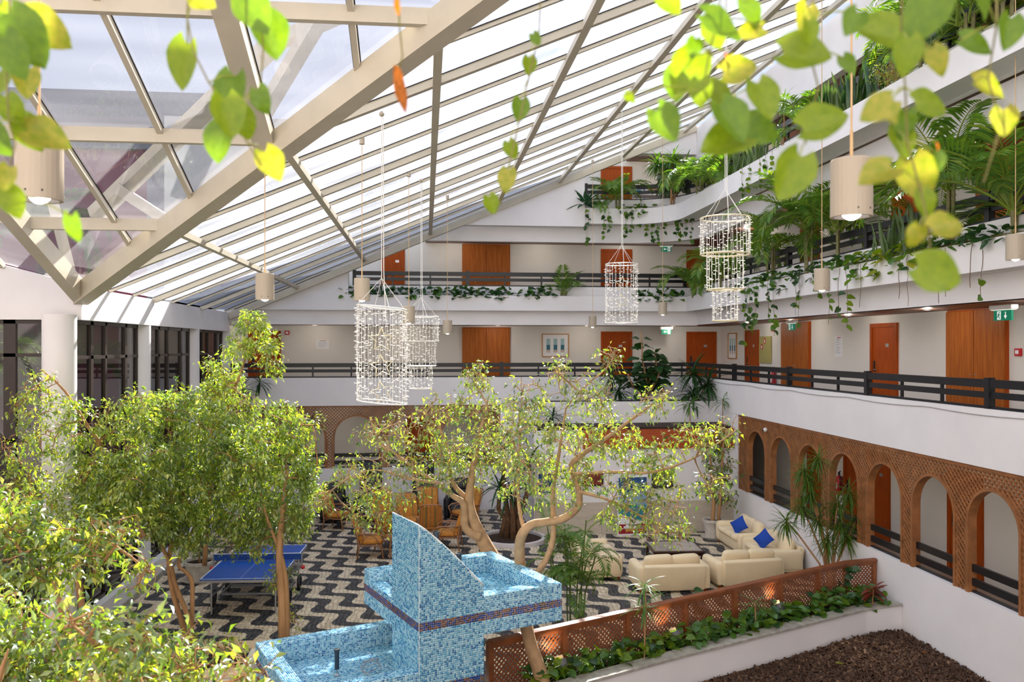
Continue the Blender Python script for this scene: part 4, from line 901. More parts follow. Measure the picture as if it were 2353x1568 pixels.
# ================================================================== LIGHT CURTAINS (ring chandeliers of string lights)
def curtain(u, v, tiers, label, seed, wire=WIRE, star=0, tilt=0.0, n=30):
    """tiers: (radius, z_top, z_bottom)"""
    rg = random.Random(seed); zt = tiers[0][1]; top = zroof(u, v)+0.012
    c_ = thing('string_light_chandelier', label, 'chandelier', (u, v, tiers[-1][2]), 0, 'hanging ring chandeliers of white string lights'); z0 = tiers[-1][2]
    ring = lambda r, z, ph=0: [(r*math.cos(a), r*math.sin(a), z-z0+tilt*r*math.cos(a+ph)) for a in np.linspace(0, 2*PI, 29)]
    bulbs = MB()
    for r, a, b in tiers:
        for z in (a, b): MB().tube(ring(r, z), 0.011, 5, cap=False).build('hoop', GOLDW if wire is not WIRE else WIRE, c_, smooth=True)
        m = max(10, int(n*r/0.35)); sm = []
        for q in range(3):
            s = MB(); k = int((a-b)/0.09); s.tube([(rg.uniform(-.004, .004), rg.uniform(-.004, .004), -(a-b)*i/k) for i in range(k+1)], 0.0032, 3); sm.append(s.mesh('light_string', WIRE))
        for i in range(m):
            t = 2*PI*(i+rg.uniform(-0.25, 0.25))/m; x, y = r*math.cos(t), r*math.sin(t); zz = tilt*x
            link('light_string', sm[i % 3], c_, (x, y, a-z0+zz))
            k = int((a-b)/0.075)
            for j in range(k):
                if rg.random() < 0.15: continue
                z = a-z0-(j+rg.random())*(a-b)/k; an = rg.uniform(0, 2*PI); l_ = 0.038; p = Vector((x, y, z+zz))
                bulbs.tube([p, p+Vector((math.cos(an)*l_, math.sin(an)*l_, rg.uniform(-0.012, 0.012)))], 0.0038, 4)
    tag(bulbs.build('led_bulbs', LED, c_, fix=False), kind='stuff')
    r = tiers[0][0]; knot = (0, 0, zt-z0+0.42)
    for a in (20, 110, 200, 290): MB().tube([knot, (r*math.cos(R(a)), r*math.sin(R(a)), zt-z0+tilt*r*math.cos(R(a)))], 0.004, 4).build('hanger_wire', WIRE, c_)
    MB().tube([knot, (0, 0, top-z0)], 0.006, 5).build('suspension_cord', WIRE, c_); MB().tube([(0.02, 0, top-z0), (0.03, 0.01, zt-z0+0.5), (0.06, 0, zt-z0-0.2)], 0.007, 5).build('power_cable', WIRE, c_)
    MB().ball((0, 0, top-z0-0.05), 0.04, 8, 6).build('ceiling_cup', LAMPW, c_)
    for q in range(star):
        zc = tiers[0][1]-z0-(tiers[0][1]-tiers[0][2])*(0.34+0.28*q); pts = []
        for i in range(11): rr = 0.17 if i % 2 == 0 else 0.075; a = PI/2+i*PI/5+0.12*q; pts.append((rr*math.cos(a), 0.1*(q-1), zc+rr*math.sin(a)))
        MB().tube(pts, 0.009, 5).build('star', GOLDW, c_)
curtain(-0.62, 11.85, [(0.35, 5.80, 4.46)], 'tall cylinder of string lights with stars inside, left of centre', 4, star=3, tilt=-0.10, n=34)
curtain(-0.1, 17.6, [(0.37, 5.88, 5.36), (0.31, 5.36, 4.84), (0.24, 4.84, 4.36)], 'three tiered string light chandelier behind the tall cylinder', 5)
curtain(4.3, 17.9, [(0.35, 7.07, 5.77)], 'narrow cylinder of string lights with star before the far wall', 6, star=2, n=26)
curtain(4.3, 11.55, [(0.35, 7.10, 6.58), (0.26, 6.58, 6.07), (0.18, 6.07, 5.62)], 'three tiered string light chandelier before the palms', 7, wire=None, n=34)
# ================================================================== SIGNS, PICTURES, WALL FITTINGS
def wall_at(wall, pos, z):
    return place(wall, pos, z)
def exit_sign(wall, pos, z, label, off=0.6, down=False, w=0.34):
    l_, rz = wall_at(wall, pos, z); l_ = (l_[0]-(off if wall == 'right' else 0), l_[1]-(off if wall == 'far' else 0), z)
    s = thing('exit_sign', label, 'sign', l_, rz, 'green emergency exit signs')
    p = MB().box(-w/2, w/2, -0.02, 0.02, -0.17, 0.0).build('sign_panel', SIGNG, s); MB().rbox(-w/2-0.06, w/2+0.06, -0.07, 0.07, 0.01, 0.09, 0.02).build('emergency_luminaire', PAPER, s); MB().box(-w/2-0.03, w/2+0.03, -0.05, 0.05, 0.002, 0.012).build('light_strip', LED, s)
    g = MB(); y0, y1 = -0.024, -0.02
    if down: g.box(0.065, 0.085, y0, y1, -0.10, -0.03).prism([(0.04, -0.09), (0.11, -0.09), (0.075, -0.145)], 'y', y0, y1)
    else: g.box(-0.06, 0.02, y0, y1, -0.095, -0.075).prism([(-0.05, -0.045), (-0.05, -0.125), (-0.105, -0.085)], 'y', y0, y1)
    fx = -0.08 if down else 0.09
    g.box(fx-0.045, fx+0.045, y0+0.002, y1, -0.155, -0.015); g.build('arrow_symbol', SIGNW, p)
    m = MB(); m.ball((fx+0.012, y0, -0.04), 0.012, 6, 4); m.bar((fx, y0, -0.055), (fx-0.008, y0, -0.095), 0.004, 0.022, up=(1,0,0)); m.bar((fx-0.008, y0, -0.09), (fx+0.02, y0, -0.14), 0.004, 0.013, up=(1,0,0)); m.bar((fx-0.008, y0, -0.09), (fx-0.035, y0, -0.12), 0.004, 0.013, up=(1,0,0)); m.bar((fx, y0, -0.06), (fx+0.03, y0, -0.085), 0.004, 0.01, up=(1,0,0)); m.bar((fx, y0, -0.06), (fx-0.03, y0, -0.075), 0.004, 0.01, up=(1,0,0)); m.build('running_figure', SIGNG, p)
exit_sign('right', 20.7, 5.85, 'green exit sign with downward arrow above the right wing corridor', down=True, off=0.9); exit_sign('right', 12.75, 5.85, 'green exit sign at the right edge above the cupboard', off=0.9, w=0.42, down=True)
exit_sign('far', 8.25, 5.85, 'green exit sign on the middle floor of the far corridor', off=0.6); exit_sign('far', 8.25, 8.70, 'green exit sign on the third floor of the far corridor', off=0.6); exit_sign('far', 8.2, 11.655, 'green exit sign on the top floor under the roof', off=0.6)
def picture(wall, pos, z, w, h, label):
    l_, rz = wall_at(wall, pos, z); f = thing('framed_picture', label, 'picture', l_, rz, 'framed prints on the corridor walls'); PF = mat('light_wood_frame', (0.50, 0.24, 0.08), 0.4)
    for a in (((-w/2, -h/2), (w/2, -h/2)), ((-w/2, h/2), (w/2, h/2)), ((-w/2, -h/2), (-w/2, h/2)), ((w/2, -h/2), (w/2, h/2))): MB().bar((a[0][0], -0.02, a[0][1]), (a[1][0], -0.02, a[1][1]), 0.035, 0.04, up=(0, 1, 0)).build('frame', PF, f)
    MB().box(-w/2, w/2, -0.015, 0, -h/2, h/2).build('mount', PAPER, f); A = mat('print_sky', (0.35, 0.55, 0.58), 0.7); B = mat('print_sea', (0.06, 0.22, 0.30), 0.7, vary=0.5, scale=20); C = mat('print_sand', (0.60, 0.50, 0.42), 0.7)
    for k in (-1, 0, 1):
        x = k*w*0.27; MB().box(x-w*0.07, x+w*0.07, -0.018, -0.012, h*0.02, h*0.30).build('print', A, f); MB().box(x-w*0.07, x+w*0.07, -0.018, -0.012, -h*0.2, h*0.02).build('print', B, f); MB().box(x-w*0.07, x+w*0.07, -0.018, -0.012, -h*0.32, -h*0.2).build('print', C, f)
picture('far', 4.48, 5.30, 0.92, 0.78, 'wood framed picture of three small prints beside the cupboard'); picture('right', 27.2, 5.28, 0.75, 0.85, 'wood framed picture of tall prints near the corner door')
def notice(wall, pos, z, w, h, label, red=False):
    l_, rz = wall_at(wall, pos, z); f = thing('notice_sheet', label, 'notice', l_, rz)
    MB().box(-w/2, w/2, -0.008, 0, -h/2, h/2).build('sheet', PAPER, f); INK = mat('grey_ink', (0.38, 0.38, 0.42), 0.8); g = MB(); rg = random.Random(int(pos*10))
    for i in range(9):
        zz = h*0.38-i*h*0.085; g.box(-w*0.38, -w*0.38+w*0.76*rg.uniform(0.5, 1), -0.0095, -0.0075, zz-h*0.012, zz+h*0.012)
    g.build('printed_lines', INK, f); MB().box(-w*0.2, w*0.3, -0.0095, -0.0075, h*0.42, h*0.46).build('red_heading', REDP, f)
notice('right', 19.95, 5.25, 0.38, 0.52, 'white printed notice sheet between exit sign and room door'); notice('far', -3.45, 5.33, 0.42, 0.30, 'small white notice near the left end of the far corridor')
# olive board, extinguisher, alarms
t = thing('fire_board', 'olive green panel with red fire signs beside the corner door', 'panel', (10.39, 24.45, 4.75), -PI/2); MB().box(-0.44, 0.44, -0.03, 0, 0, 0.82).build('panel', mat('olive_panel', (0.42, 0.38, 0.13), 0.6), t)
for x, z in ((0.0, 0.6), (-0.22, 0.42)): q = MB().box(x-0.07, x+0.07, -0.036, -0.028, z, z+0.16).build('fire_symbol', REDP, t); MB().box(x-0.03, x+0.03, -0.039, -0.035, z+0.03, z+0.12).build('white_mark', PAPER, q)
def extinguisher(loc, rz, label):
    e = thing('fire_extinguisher', label, 'fire extinguisher', loc, rz)
    MB().lathe([(0.001, 0), (0.07, 0), (0.075, 0.02), (0.075, 0.40), (0.05, 0.46), (0.025, 0.48), (0.001, 0.48)], 16).build('cylinder', REDP, e, smooth=True); MB().box(-0.02, 0.02, -0.02, 0.02, 0.48, 0.56).bar((0, 0, 0.55), (0.1, -0.02, 0.6), 0.02, 0.02).build('valve', BLACKP, e); MB().tube([(0.02, 0, 0.52), (0.11, -0.02, 0.45), (0.095, -0.03, 0.15)], 0.012, 6).build('hose', BLACKP, e); MB().box(-0.05, 0.05, -0.078, -0.07, 0.15, 0.3).build('label_sticker', PAPER, e); MB().box(-0.04, 0.04, 0.07, 0.1, 0.1, 0.45).build('bracket', METAL, e)
extinguisher((10.3, 23.68, 4.05), -PI/2, 'red fire extinguisher hung left of the right wing cupboard'); extinguisher((10.3, 19.75, 1.55), -PI/2, 'red fire extinguisher behind the second lattice arch')
for (w_, p_, z_, lab) in (('right', 13.55, 5.15, 'red fire alarm box right of the large cupboard'), ('far', -4.62, 5.72, 'red fire sign beside the left corridor door'), ('right', 23.9, 5.78, 'red fire sign hanging above the extinguisher'), ('right', 11.2, 2.1, 'red fire alarm box behind the nearest lattice arch')):
    l_, rz = wall_at(w_, p_, z_); a = thing('alarm_box', lab, 'alarm', l_, rz); MB().rbox(-0.075, 0.075, -0.05, 0, -0.07, 0.07, 0.012).build('case', REDP, a); MB().box(-0.04, 0.04, -0.056, -0.048, -0.03, 0.035).build('white_plate', PAPER, a)
t = thing('wall_speaker', 'small white square loudspeaker on the fascia under the roof', 'speaker', (UR-0.02, 15.6, 11.75), -PI/2); MB().rbox(-0.16, 0.16, -0.08, 0, -0.16, 0.16, 0.02).build('cabinet', PAPER, t); MB().lathe([(0.001, 0), (0.09, 0), (0.11, 0.012), (0.09, 0.02), (0.001, 0.02)], 16).build('grille', mat('grey_grille', (0.5, 0.5, 0.52), 0.6), t)
t.children[1].rotation_euler = (PI/2, 0, 0); t.children[1].location = (0, -0.082, 0)
t = thing('security_camera', 'small white dome camera on the lattice above the farthest arch', 'camera', (UR+0.04, 20.6, 3.10)); MB().ball((-0.05, 0, 0), 0.055, 12, 8).build('housing', PAPER, t, smooth=True); MB().ball((-0.10, 0, -0.01), 0.025, 10, 6).build('lens', BLACKP, t, smooth=True)
g = MB(); pts = [(UR-0.012, v, 4.20-0.035*abs(math.sin(v*1.15))) for v in np.linspace(26.2, 8.0, 70)]; tag(g.tube(pts, 0.009, 5).build('string_light_cable', mat('grey_cable', (0.45, 0.44, 0.44), 0.6)), 'thin grey cable sagging along the right wing balcony parapet', 'cable')
# roll-up banner, wall posters
t = thing('display_panel', 'upright travel display panel with sea photo and red foot', 'banner', (5.72, 22.5, 0), R(2))
MB().box(-0.42, 0.42, 0, 0.06, 0, 1.68).build('board', PAPER, t); MB().box(-0.40, 0.40, -0.012, 0.0, 0.06, 0.32).build('red_foot', mat('burgundy', (0.33, 0.008, 0.03), 0.5), t); MB().prism([(-0.40, 0.62), (0.40, 0.36), (0.40, 0.85), (-0.40, 0.85)], 'y', -0.012, 0).build('sea_print', mat('sea_teal', (0.03, 0.28, 0.36), 0.5, vary=0.3, scale=4), t); MB().box(-0.40, 0.40, -0.012, 0, 0.85, 1.2).build('sky_print', mat('sky_print', (0.30, 0.45, 0.66), 0.5, vary=0.3, scale=3), t); MB().box(-0.40, 0.40, -0.012, 0, 1.2, 1.62).build('blue_print', mat('navy_print', (0.02, 0.09, 0.28), 0.5, vary=0.4, scale=5), t)
g = MB(); g.box(-0.26, 0.10, -0.02, -0.012, 0.22, 0.27); g.box(-0.2, 0.0, -0.02, -0.012, 0.27, 0.31); g.box(-0.34, 0.3, -0.02, -0.012, 0.2, 0.212); g.build('white_drawing', PAPER, t); g = MB()
for i in range(7): g.box(-0.2+i*0.075, -0.2+i*0.075+0.05, -0.02, -0.012, 0.13, 0.18)
g.build('yellow_lettering', mat('yellow_print', (0.70, 0.42, 0.03), 0.5), t)
for i, (x, z, w, h_, c_, lab) in enumerate(((4.65, 1.55, 0.6, 0.4, (0.30, 0.04, 0.02), 'red and dark picture on the corner block behind the tree'), (6.65, 1.50, 0.62, 0.5, (0.09, 0.07, 0.055), 'dark framed picture on the corner block right of the display panel'), (3.35, 1.45, 0.55, 0.62, (0.04, 0.12, 0.33), 'blue poster at the left end of the corner block'))):
    t = thing('wall_poster', lab, 'poster', (x, 22.79, z)); MB().box(-w/2, w/2, -0.03, 0, -h_/2, h_/2).build('frame', BLACKP if i < 2 else PAPER, t); MB().box(-w/2+0.04, w/2-0.04, -0.036, -0.03, -h_/2+0.04, h_/2-0.04).build('print', mat('poster_print_%d' % i, c_, 0.5, vary=0.6, scale=9), t)
# garden spotlights
for i, (u, v, z, hd, lab) in enumerate(((1.95, 11.82, 0.36, 0.5, 'round garden spotlight at the left end of the planter by the trunk'), (3.95, 12.8, 0.36, 0.6, 'glowing garden spotlight among the pothos in the middle of the planter'), (6.2, 14.0, 0.36, 0.5, 'round garden spotlight before the fourth fence panel'), (7.7, 15.45, 0.0, 2.2, 'glowing spotlight behind the lattice near the fence corner'))):
    s = thing('garden_spotlight', lab, 'lamp', (u, v, z), hd, 'garden spotlights around the planter'); T = Matrix.Translation((0, 0, 0.32)) @ Matrix.Rotation(R(-28), 4, 'X')
    m = MB().lathe([(0.001, -0.10), (0.06, -0.10), (0.085, -0.04), (0.085, 0.04), (0.07, 0.04), (0.07, -0.01), (0.001, -0.01)], 20); q = MB(); q.add([T @ Vector(p) for p in m.v], m.f).build('housing', mat('lamp_grey', (0.12, 0.12, 0.125), 0.5), s, smooth=False)
    m = MB().lathe([(0.001, 0.01), (0.068, 0.005)], 20); q = MB(); q.add([T @ Vector(p) for p in m.v], m.f).build('lens', mat('spot_lens', (1.0, 0.85, 0.62), 0.3, emit=9.0), s)
    m = MB().lathe([(0.088, 0.03), (0.09, 0.10), (0.078, 0.10), (0.078, 0.03)], 20, a0=R(20), a1=R(160)); q = MB(); q.add([T @ Vector(p) for p in m.v], m.f).build('visor', mat('beige_visor', (0.55, 0.40, 0.26), 0.5), s)
    MB().tube([(0, 0, 0), (0, 0, 0.26)], 0.014, 6).build('stake', BLACKP, s)
    ld = bpy.data.lights.new('spotlight_glow', 'SPOT'); ld.energy = 7; ld.color = (1.0, 0.66, 0.34); ld.spot_size = R(80); ld.spot_blend = 0.6; ld.shadow_soft_size = 0.05
    lo = bpy.data.objects.new('spotlight_glow', ld); COL.objects.link(lo); lo.parent = s; lo.location = (0, 0.05, 0.42); lo.rotation_euler = (R(118), 0, 0) if i < 3 else (R(150), 0, 0)
# cleaning things and boxes on the top floor
t = thing('broom', 'blue handled broom leaning against the top floor wall', 'broom', (7.55, 28.1, 9.5)); MB().tube([(0, 0, 0.05), (0.06, 0.2, 1.45)], 0.02, 6).build('handle', mat('blue_plastic', (0.01, 0.08, 0.42), 0.4), t); MB().box(-0.15, 0.15, -0.04, 0.04, 0, 0.1).build('brush_head', BLACKP, t)
t = thing('bucket', 'small blue bucket with red handle on the top floor', 'bucket', (7.2, 27.6, 10.42)); MB().lathe([(0.001, 0), (0.09, 0), (0.13, 0.16), (0.12, 0.16), (0.085, 0.02), (0.001, 0.02)], 14).build('pail', mat('cyan_plastic', (0.01, 0.22, 0.42), 0.4), t); MB().tube([(0, 0, 0.1), (0.02, 0, 0.3)], 0.012, 5).build('brush_handle', REDP, t)
t = thing('storage_table', 'small table with cardboard on the top floor behind the rail', 'table', (7.95, 27.6, 9.5)); MB().box(-0.9, 0.7, -0.3, 0.3, 0.88, 0.92).build('tabletop', PAPER, t)
for x in (-0.85, 0.65): MB().box(x-0.02, x+0.02, -0.25, -0.21, 0, 0.88).build('leg', METAL, t)
t = thing('cardboard_box', 'flat brown cardboard box on the top floor table', 'box', (8.05, 27.55, 10.42)); MB().box(-0.45, 0.45, -0.2, 0.2, 0, 0.22).build('carton', mat('cardboard', (0.52, 0.30, 0.14), 0.8), t); MB().box(-0.03, 0.03, -0.204, -0.2, 0.09, 0.15).build('green_sticker', SIGNG, t)
# pots
def pot(loc, r, h, label, saucer=True):
    p = thing('plant_pot', label, 'pot', loc); MB().lathe([(0.001, 0.03), (r*0.72, 0.03), (r*0.95, h*0.85), (r*1.04, h*0.86), (r*1.04, h), (r*0.9, h), (r*0.86, h*0.88), (0.001, h*0.88)], 24).build('pot_body', TERRA, p, smooth=False); MB().lathe([(0.001, h*0.885), (r*0.87, h*0.885)], 20).build('soil', SOIL, p)
    if saucer: MB().lathe([(0.001, 0), (r*1.05, 0), (r*1.2, 0.05), (r*1.12, 0.05), (r*0.98, 0.02), (0.001, 0.02)], 24).build('saucer', TERRA, p)
pot((7.84, 22.0, 0), 0.27, 0.52, 'tall cream pot holding the tree beside the right wall sofas'); pot((-5.05, 19.2, 0), 0.33, 0.45, 'wide cream pot beside the left kerb'); pot((-6.75, 14.1, -0.1), 0.32, 0.95, 'large pale pot behind the foliage by the corner column')
# outside sign on the grey wall
t = thing('round_sign', 'dark round logo sign on the grey outside wall', 'sign', (-8.75, 29.78, 11.25)); NAVY = mat('navy_sign', (0.02, 0.035, 0.075), 0.5)
m = MB(); m.lathe([(0.60, -0.03), (0.70, -0.03), (0.70, 0.03), (0.60, 0.03), (0.60, -0.03)], 32); q = MB(); q.add([(x, -z-0.05, y) for x, y, z in m.v], m.f).build('ring', NAVY, t); MB().box(-0.18, -0.02, -0.08, -0.02, -0.55, 0.55).build('letter_stem', NAVY, t); MB().box(-0.18, 0.30, -0.08, -0.02, 0.25, 0.42).build('letter_bar', NAVY, t)

# corridor downlights
LENSW = mat('downlight_lens', (1.0, 0.90, 0.74), 0.4, emit=3.0)
dm = MB().lathe([(0.001, -0.004), (0.05, -0.004)], 14).mesh('downlight_lens', LENSW); dr = MB().lathe([(0.05, -0.012), (0.075, -0.012), (0.075, 0.0), (0.05, 0.0), (0.05, -0.012)], 14).mesh('downlight_ring', METAL)
DL = [('far', 27.5, u, 5.965, 'second') for u in (-6.6, -3.6, -0.6, 2.4, 5.4, 8.4)]+[('far', 27.5, u, 8.795, 'third') for u in (1.0, 3.9, 6.8)]+[('far', 27.5, u, 3.335, 'lowest') for u in (-6, -3, 0)]+[('right', 9.6, v, 5.965, 'second') for v in (9, 12, 15, 18, 21, 24)]+[('right', 9.6, v, 8.795, 'third') for v in (10, 13.5, 17, 20.5, 24)]+[('right', 9.6, v, 3.335, 'lowest') for v in (11.5, 14.5, 17.5, 20.5)]+[('right', 9.6, v, 11.745, 'top') for v in (12, 16, 20, 24)]
seen = {}
for w_, a, b, z, fl in DL:
    k = (w_, fl); seen[k] = seen.get(k, 0)+1; p = (b, a, z) if w_ == 'far' else (a, b, z)
    t = thing('downlight', ['first', 'second', 'third', 'fourth', 'fifth', 'sixth'][seen[k]-1]+(' from the left' if w_ == 'far' else ' from the viewer')+' recessed downlight of the '+fl+(' far' if w_ == 'far' else ' right')+' corridor ceiling', 'lamp', p, 0, 'recessed corridor downlights'); link('lens', dm, t); link('ring', dr, t)
    ld = bpy.data.lights.new('downlight_glow', 'POINT'); ld.energy = 7 if fl != 'lowest' else 3; ld.color = (1.0, 0.93, 0.84); ld.shadow_soft_size = 0.06; lo = bpy.data.objects.new('downlight_glow', ld); COL.objects.link(lo); lo.parent = t; lo.location = (0, 0, -0.09)
# ================================================================== PLANTS: generators
ORD = ['first', 'second', 'third', 'fourth', 'fifth', 'sixth', 'seventh', 'eighth', 'ninth', 'tenth', 'eleventh', 'twelfth', 'thirteenth', 'fourteenth', 'fifteenth', 'sixteenth', 'seventeenth', 'eighteenth', 'nineteenth', 'twentieth']
def v_at(px, u):
    X = (px-CXP)/FPX; c, s = math.cos(YAW), math.sin(YAW); return u*(-X*s+c)/(X*c+s)
def u_at(px, v):
    X = (px-CXP)/FPX; c, s = math.cos(YAW), math.sin(YAW); return v*(X*c+s)/(-X*s+c)
def leaf_batch(P, D, N, L, Wd, fold=0.25, droop=0.25):
    """leaves of 4 triangles: base P, direction D, normal N, length L, width Wd"""
    D = D/np.linalg.norm(D, axis=1, keepdims=True); S = np.cross(D, N); S /= np.maximum(1e-6, np.linalg.norm(S, axis=1, keepdims=True)); N = np.cross(S, D)
    L = L[:, None]; Wd = Wd[:, None]
    mid = P+D*L*0.45; tip = P+D*L-N*L*droop
    V = np.stack([P, mid-S*Wd/2+N*Wd*fold, mid, mid+S*Wd/2+N*Wd*fold, tip], 1)
    n = len(P); F = (np.arange(n)*5)[:, None, None]+np.array([[0,2,1],[1,2,4],[0,3,2],[2,3,4]])[None]
    return V.reshape(-1, 3), F.reshape(-1, 3)
def unit_rand(rng, n):
    a = rng.normal(size=(n, 3)); return a/np.linalg.norm(a, axis=1, keepdims=True)
def tube_batch(A, B, ra, rb, k=3):
    d = B-A; d /= np.maximum(1e-6, np.linalg.norm(d, axis=1, keepdims=True)); h = np.where(np.abs(d[:, 2:3]) > 0.9, np.array([[1., 0, 0]]), np.array([[0, 0, 1.]]))
    s = np.cross(d, h); s /= np.linalg.norm(s, axis=1, keepdims=True); t = np.cross(d, s); V = []
    for P, r in ((A, ra), (B, rb)):
        for i in range(k): V.append(P+(s*math.cos(2*PI*i/k)+t*math.sin(2*PI*i/k))*r[:, None])
    V = np.stack(V, 1); n = len(A); F = (np.arange(n)*2*k)[:, None, None]+np.array([[i, (i+1) % k, k+(i+1) % k, k+i] for i in range(k)])[None]
    return V.reshape(-1, 3), F.reshape(-1, 4)
def ficus(name, label, trunks, blobs, seed, leaf=0.075, density=2400, bark=BARK, lmat=LEAF, twigs=1.0, bare=None, cat='tree', tint=(0.45, 0.22), group=None, base=None, down=0.55, twr=1.0, parts=0):
    """trunks: polylines of (x,y,z,r); blobs: (centre, radius, fullness 0..1)"""
    rng = np.random.default_rng(seed); b0 = Vector(trunks[0][0][:3])
    root = thing(name, label, cat, b0, 0, group); O = np.array(b0)
    nodes = []
    for tk in trunks:
        pts = [Vector(p[:3])-b0 for p in tk]; rad = [p[3] for p in tk]
        # smooth by subdividing with slight wobble
        pp_, rr_ = [], []
        for i in range(len(pts)-1):
            for s in range(4):
                f = s/4; p = pts[i].lerp(pts[i+1], f)
                if len(pts) > 2:
                    pm = pts[max(i-1, 0)]; pn = pts[min(i+2, len(pts)-1)]
                    p = 0.5*((2*pts[i])+(pts[i+1]-pm)*f+(2*pm-5*pts[i]+4*pts[i+1]-pn)*f*f+(-pm+3*pts[i]-3*pts[i+1]+pn)*f**3)
                pp_.append(p); rr_.append(rad[i]+(rad[i+1]-rad[i])*f)
        pp_.append(pts[-1]); rr_.append(rad[-1])
        MB().tube(pp_, rr_, 9).build('trunk', bark, root, smooth=True)
        k0 = len(pp_)//2
        nodes += [(np.array(p), r) for p, r in zip(pp_[k0:], rr_[k0:])]
    NP = np.array([q[0] for q in nodes]); A, B, RA, RB = [], [], [], []
    def grow(targets, r0, r1, step, wob):
        nonlocal NP
        new = []
        order = np.argsort([np.min(((NP-t)**2).sum(1)) for t in targets])
        for t in targets[order]:
            allp = NP if not new else np.concatenate([NP, np.array(new)])
            s = allp[np.argmin(((allp-t)**2).sum(1)+0.3*np.maximum(0, allp[:, 2]-t[2])**2)]
            L = np.linalg.norm(t-s); n = max(2, int(L/step)); prev = s
            bow = rng.normal(size=3)*wob*L; bow[2] += 0.12*L
            for i in range(1, n+1):
                f = i/n; p = s+(t-s)*f+bow*math.sin(PI*f)*0.6+rng.normal(size=3)*0.012
                A.append(prev); B.append(p); RA.append(r0+(r1-r0)*(f-1/n)); RB.append(r0+(r1-r0)*f); new.append(p); prev = p
        NP = np.concatenate([NP, np.array(new)])
    BL = [(np.array(Vector(c_))-O, r, f) for c_, r, f in blobs]
    grow(np.array([c_+rng.normal(size=3)*r*0.2 for c_, r, f in BL]), 0.017, 0.009, 0.14, 0.12)
    mids = np.concatenate([c_+unit_rand(rng, int(9+8*r))*r*rng.uniform(0.3, 0.95, (int(9+8*r), 1)) for c_, r, f in BL]); grow(mids, 0.009, 0.005, 0.12, 0.1)
    P, D, TN = [], [], []
    for c_, r, f in BL:
        n = int(110*twigs*max(r, 0.3)**2*(0.35+0.65*f))+14
        q = unit_rand(rng, n)*r*(rng.uniform(0, 1, (n, 1))**0.45)*np.array([1, 1, 0.95]); tg = c_+q
        src = np.stack([NP[np.argmin(((NP-t)**2).sum(1))] for t in tg])
        # limit twig length
        dl = tg-src; ln = np.linalg.norm(dl, axis=1, keepdims=True); tg = src+dl/np.maximum(ln, 1e-6)*np.minimum(np.maximum(ln, 0.18), 0.5)
        md = (src+tg)/2+rng.normal(size=tg.shape)*0.03+np.array([0, 0, 0.03])
        for a, b, x, y in zip(src, md, tg, tg): A.append(a); B.append(b); RA.append(0.0042*twr); RB.append(0.003*twr); A.append(b); B.append(x); RA.append(0.003*twr); RB.append(0.0015*twr)
        m = max(3, int(density*r*r*f/n))
        if f <= 0.02: continue
        t = rng.uniform(0.25, 1.08, (n, m, 1)); t2 = np.clip(t, 0, 1)
        pos = (1-t2)**2*src[:, None]+2*t2*(1-t2)*md[:, None]+t2**2*tg[:, None]+rng.normal(size=(n, m, 3))*0.05
        dr = (tg-src)[:, None]/np.maximum(1e-6, np.linalg.norm(tg-src, axis=1))[:, None, None]*0.6+rng.normal(size=(n, m, 3))*0.6+np.array([0, 0, -down])
        P.append(pos.reshape(-1, 3)); D.append(dr.reshape(-1, 3)); TN.append(np.repeat(rng.normal(0, 0.10, n), m))
    V, F = tube_batch(np.array(A), np.array(B), np.array(RA), np.array(RB), 4)
    link('branches', np_mesh('branches', V, F, bark if bark is not BARK else BARK, smooth=True), root)
    P = np.concatenate(P); D = np.concatenate(D); n = len(P); N = np.array([0, 0, 1.0])+rng.normal(size=(n, 3))*0.55
    L = leaf*rng.uniform(0.7, 1.25, n); V, F = leaf_batch(P, D, N, L, L*rng.uniform(0.34, 0.48, n))
    T = np.clip(rng.normal(tint[0], tint[1], n)+np.concatenate(TN)+np.where(rng.uniform(size=n) < 0.03, 0.4, 0), 0, 1)
    if parts:      # the leaves nearest the viewer are leaves of their own
        W_ = P+O[None]; dist = np.linalg.norm(W_-np.array([0, 0, CAMH]), axis=1); dn = D/np.linalg.norm(D, axis=1, keepdims=True)
        dep = W_[:, 0]*math.sin(YAW)+W_[:, 1]*math.cos(YAW); pyy = HYP+(CAMH-W_[:, 2])*FPX/dep; pxx = CXP+FPX*(W_[:, 0]*math.cos(YAW)-W_[:, 1]*math.sin(YAW))/dep
        seen_ = np.where((pyy < 1575) & (pxx > -10))[0]; pick = seen_[np.argsort(dist[seen_])[:parts]]
        units = []
        for q in range(5):
            uv, uf = leaf_batch(np.zeros((1, 3)), np.array([[0, 1., 0]]), np.array([[0, 0, 1.]]), np.ones(1), np.full(1, 0.36+0.035*q)); units.append(np_mesh('leaf', uv, uf, lmat, np.full(4, (q+0.5)/5)))
        for i in pick: put(units[min(4, int(T[i]*5))], root, P[i], Vector(dn[i]), Vector(N[i]), float(L[i]))
        keep = np.ones(n, bool); keep[pick] = False; kk = np.repeat(keep, 4); F = F[kk]; T = T[keep]
    o = link('foliage', np_mesh('foliage', V, F, lmat, np.repeat(T, 4), smooth=False), root); tag(o, kind='stuff')
    return root
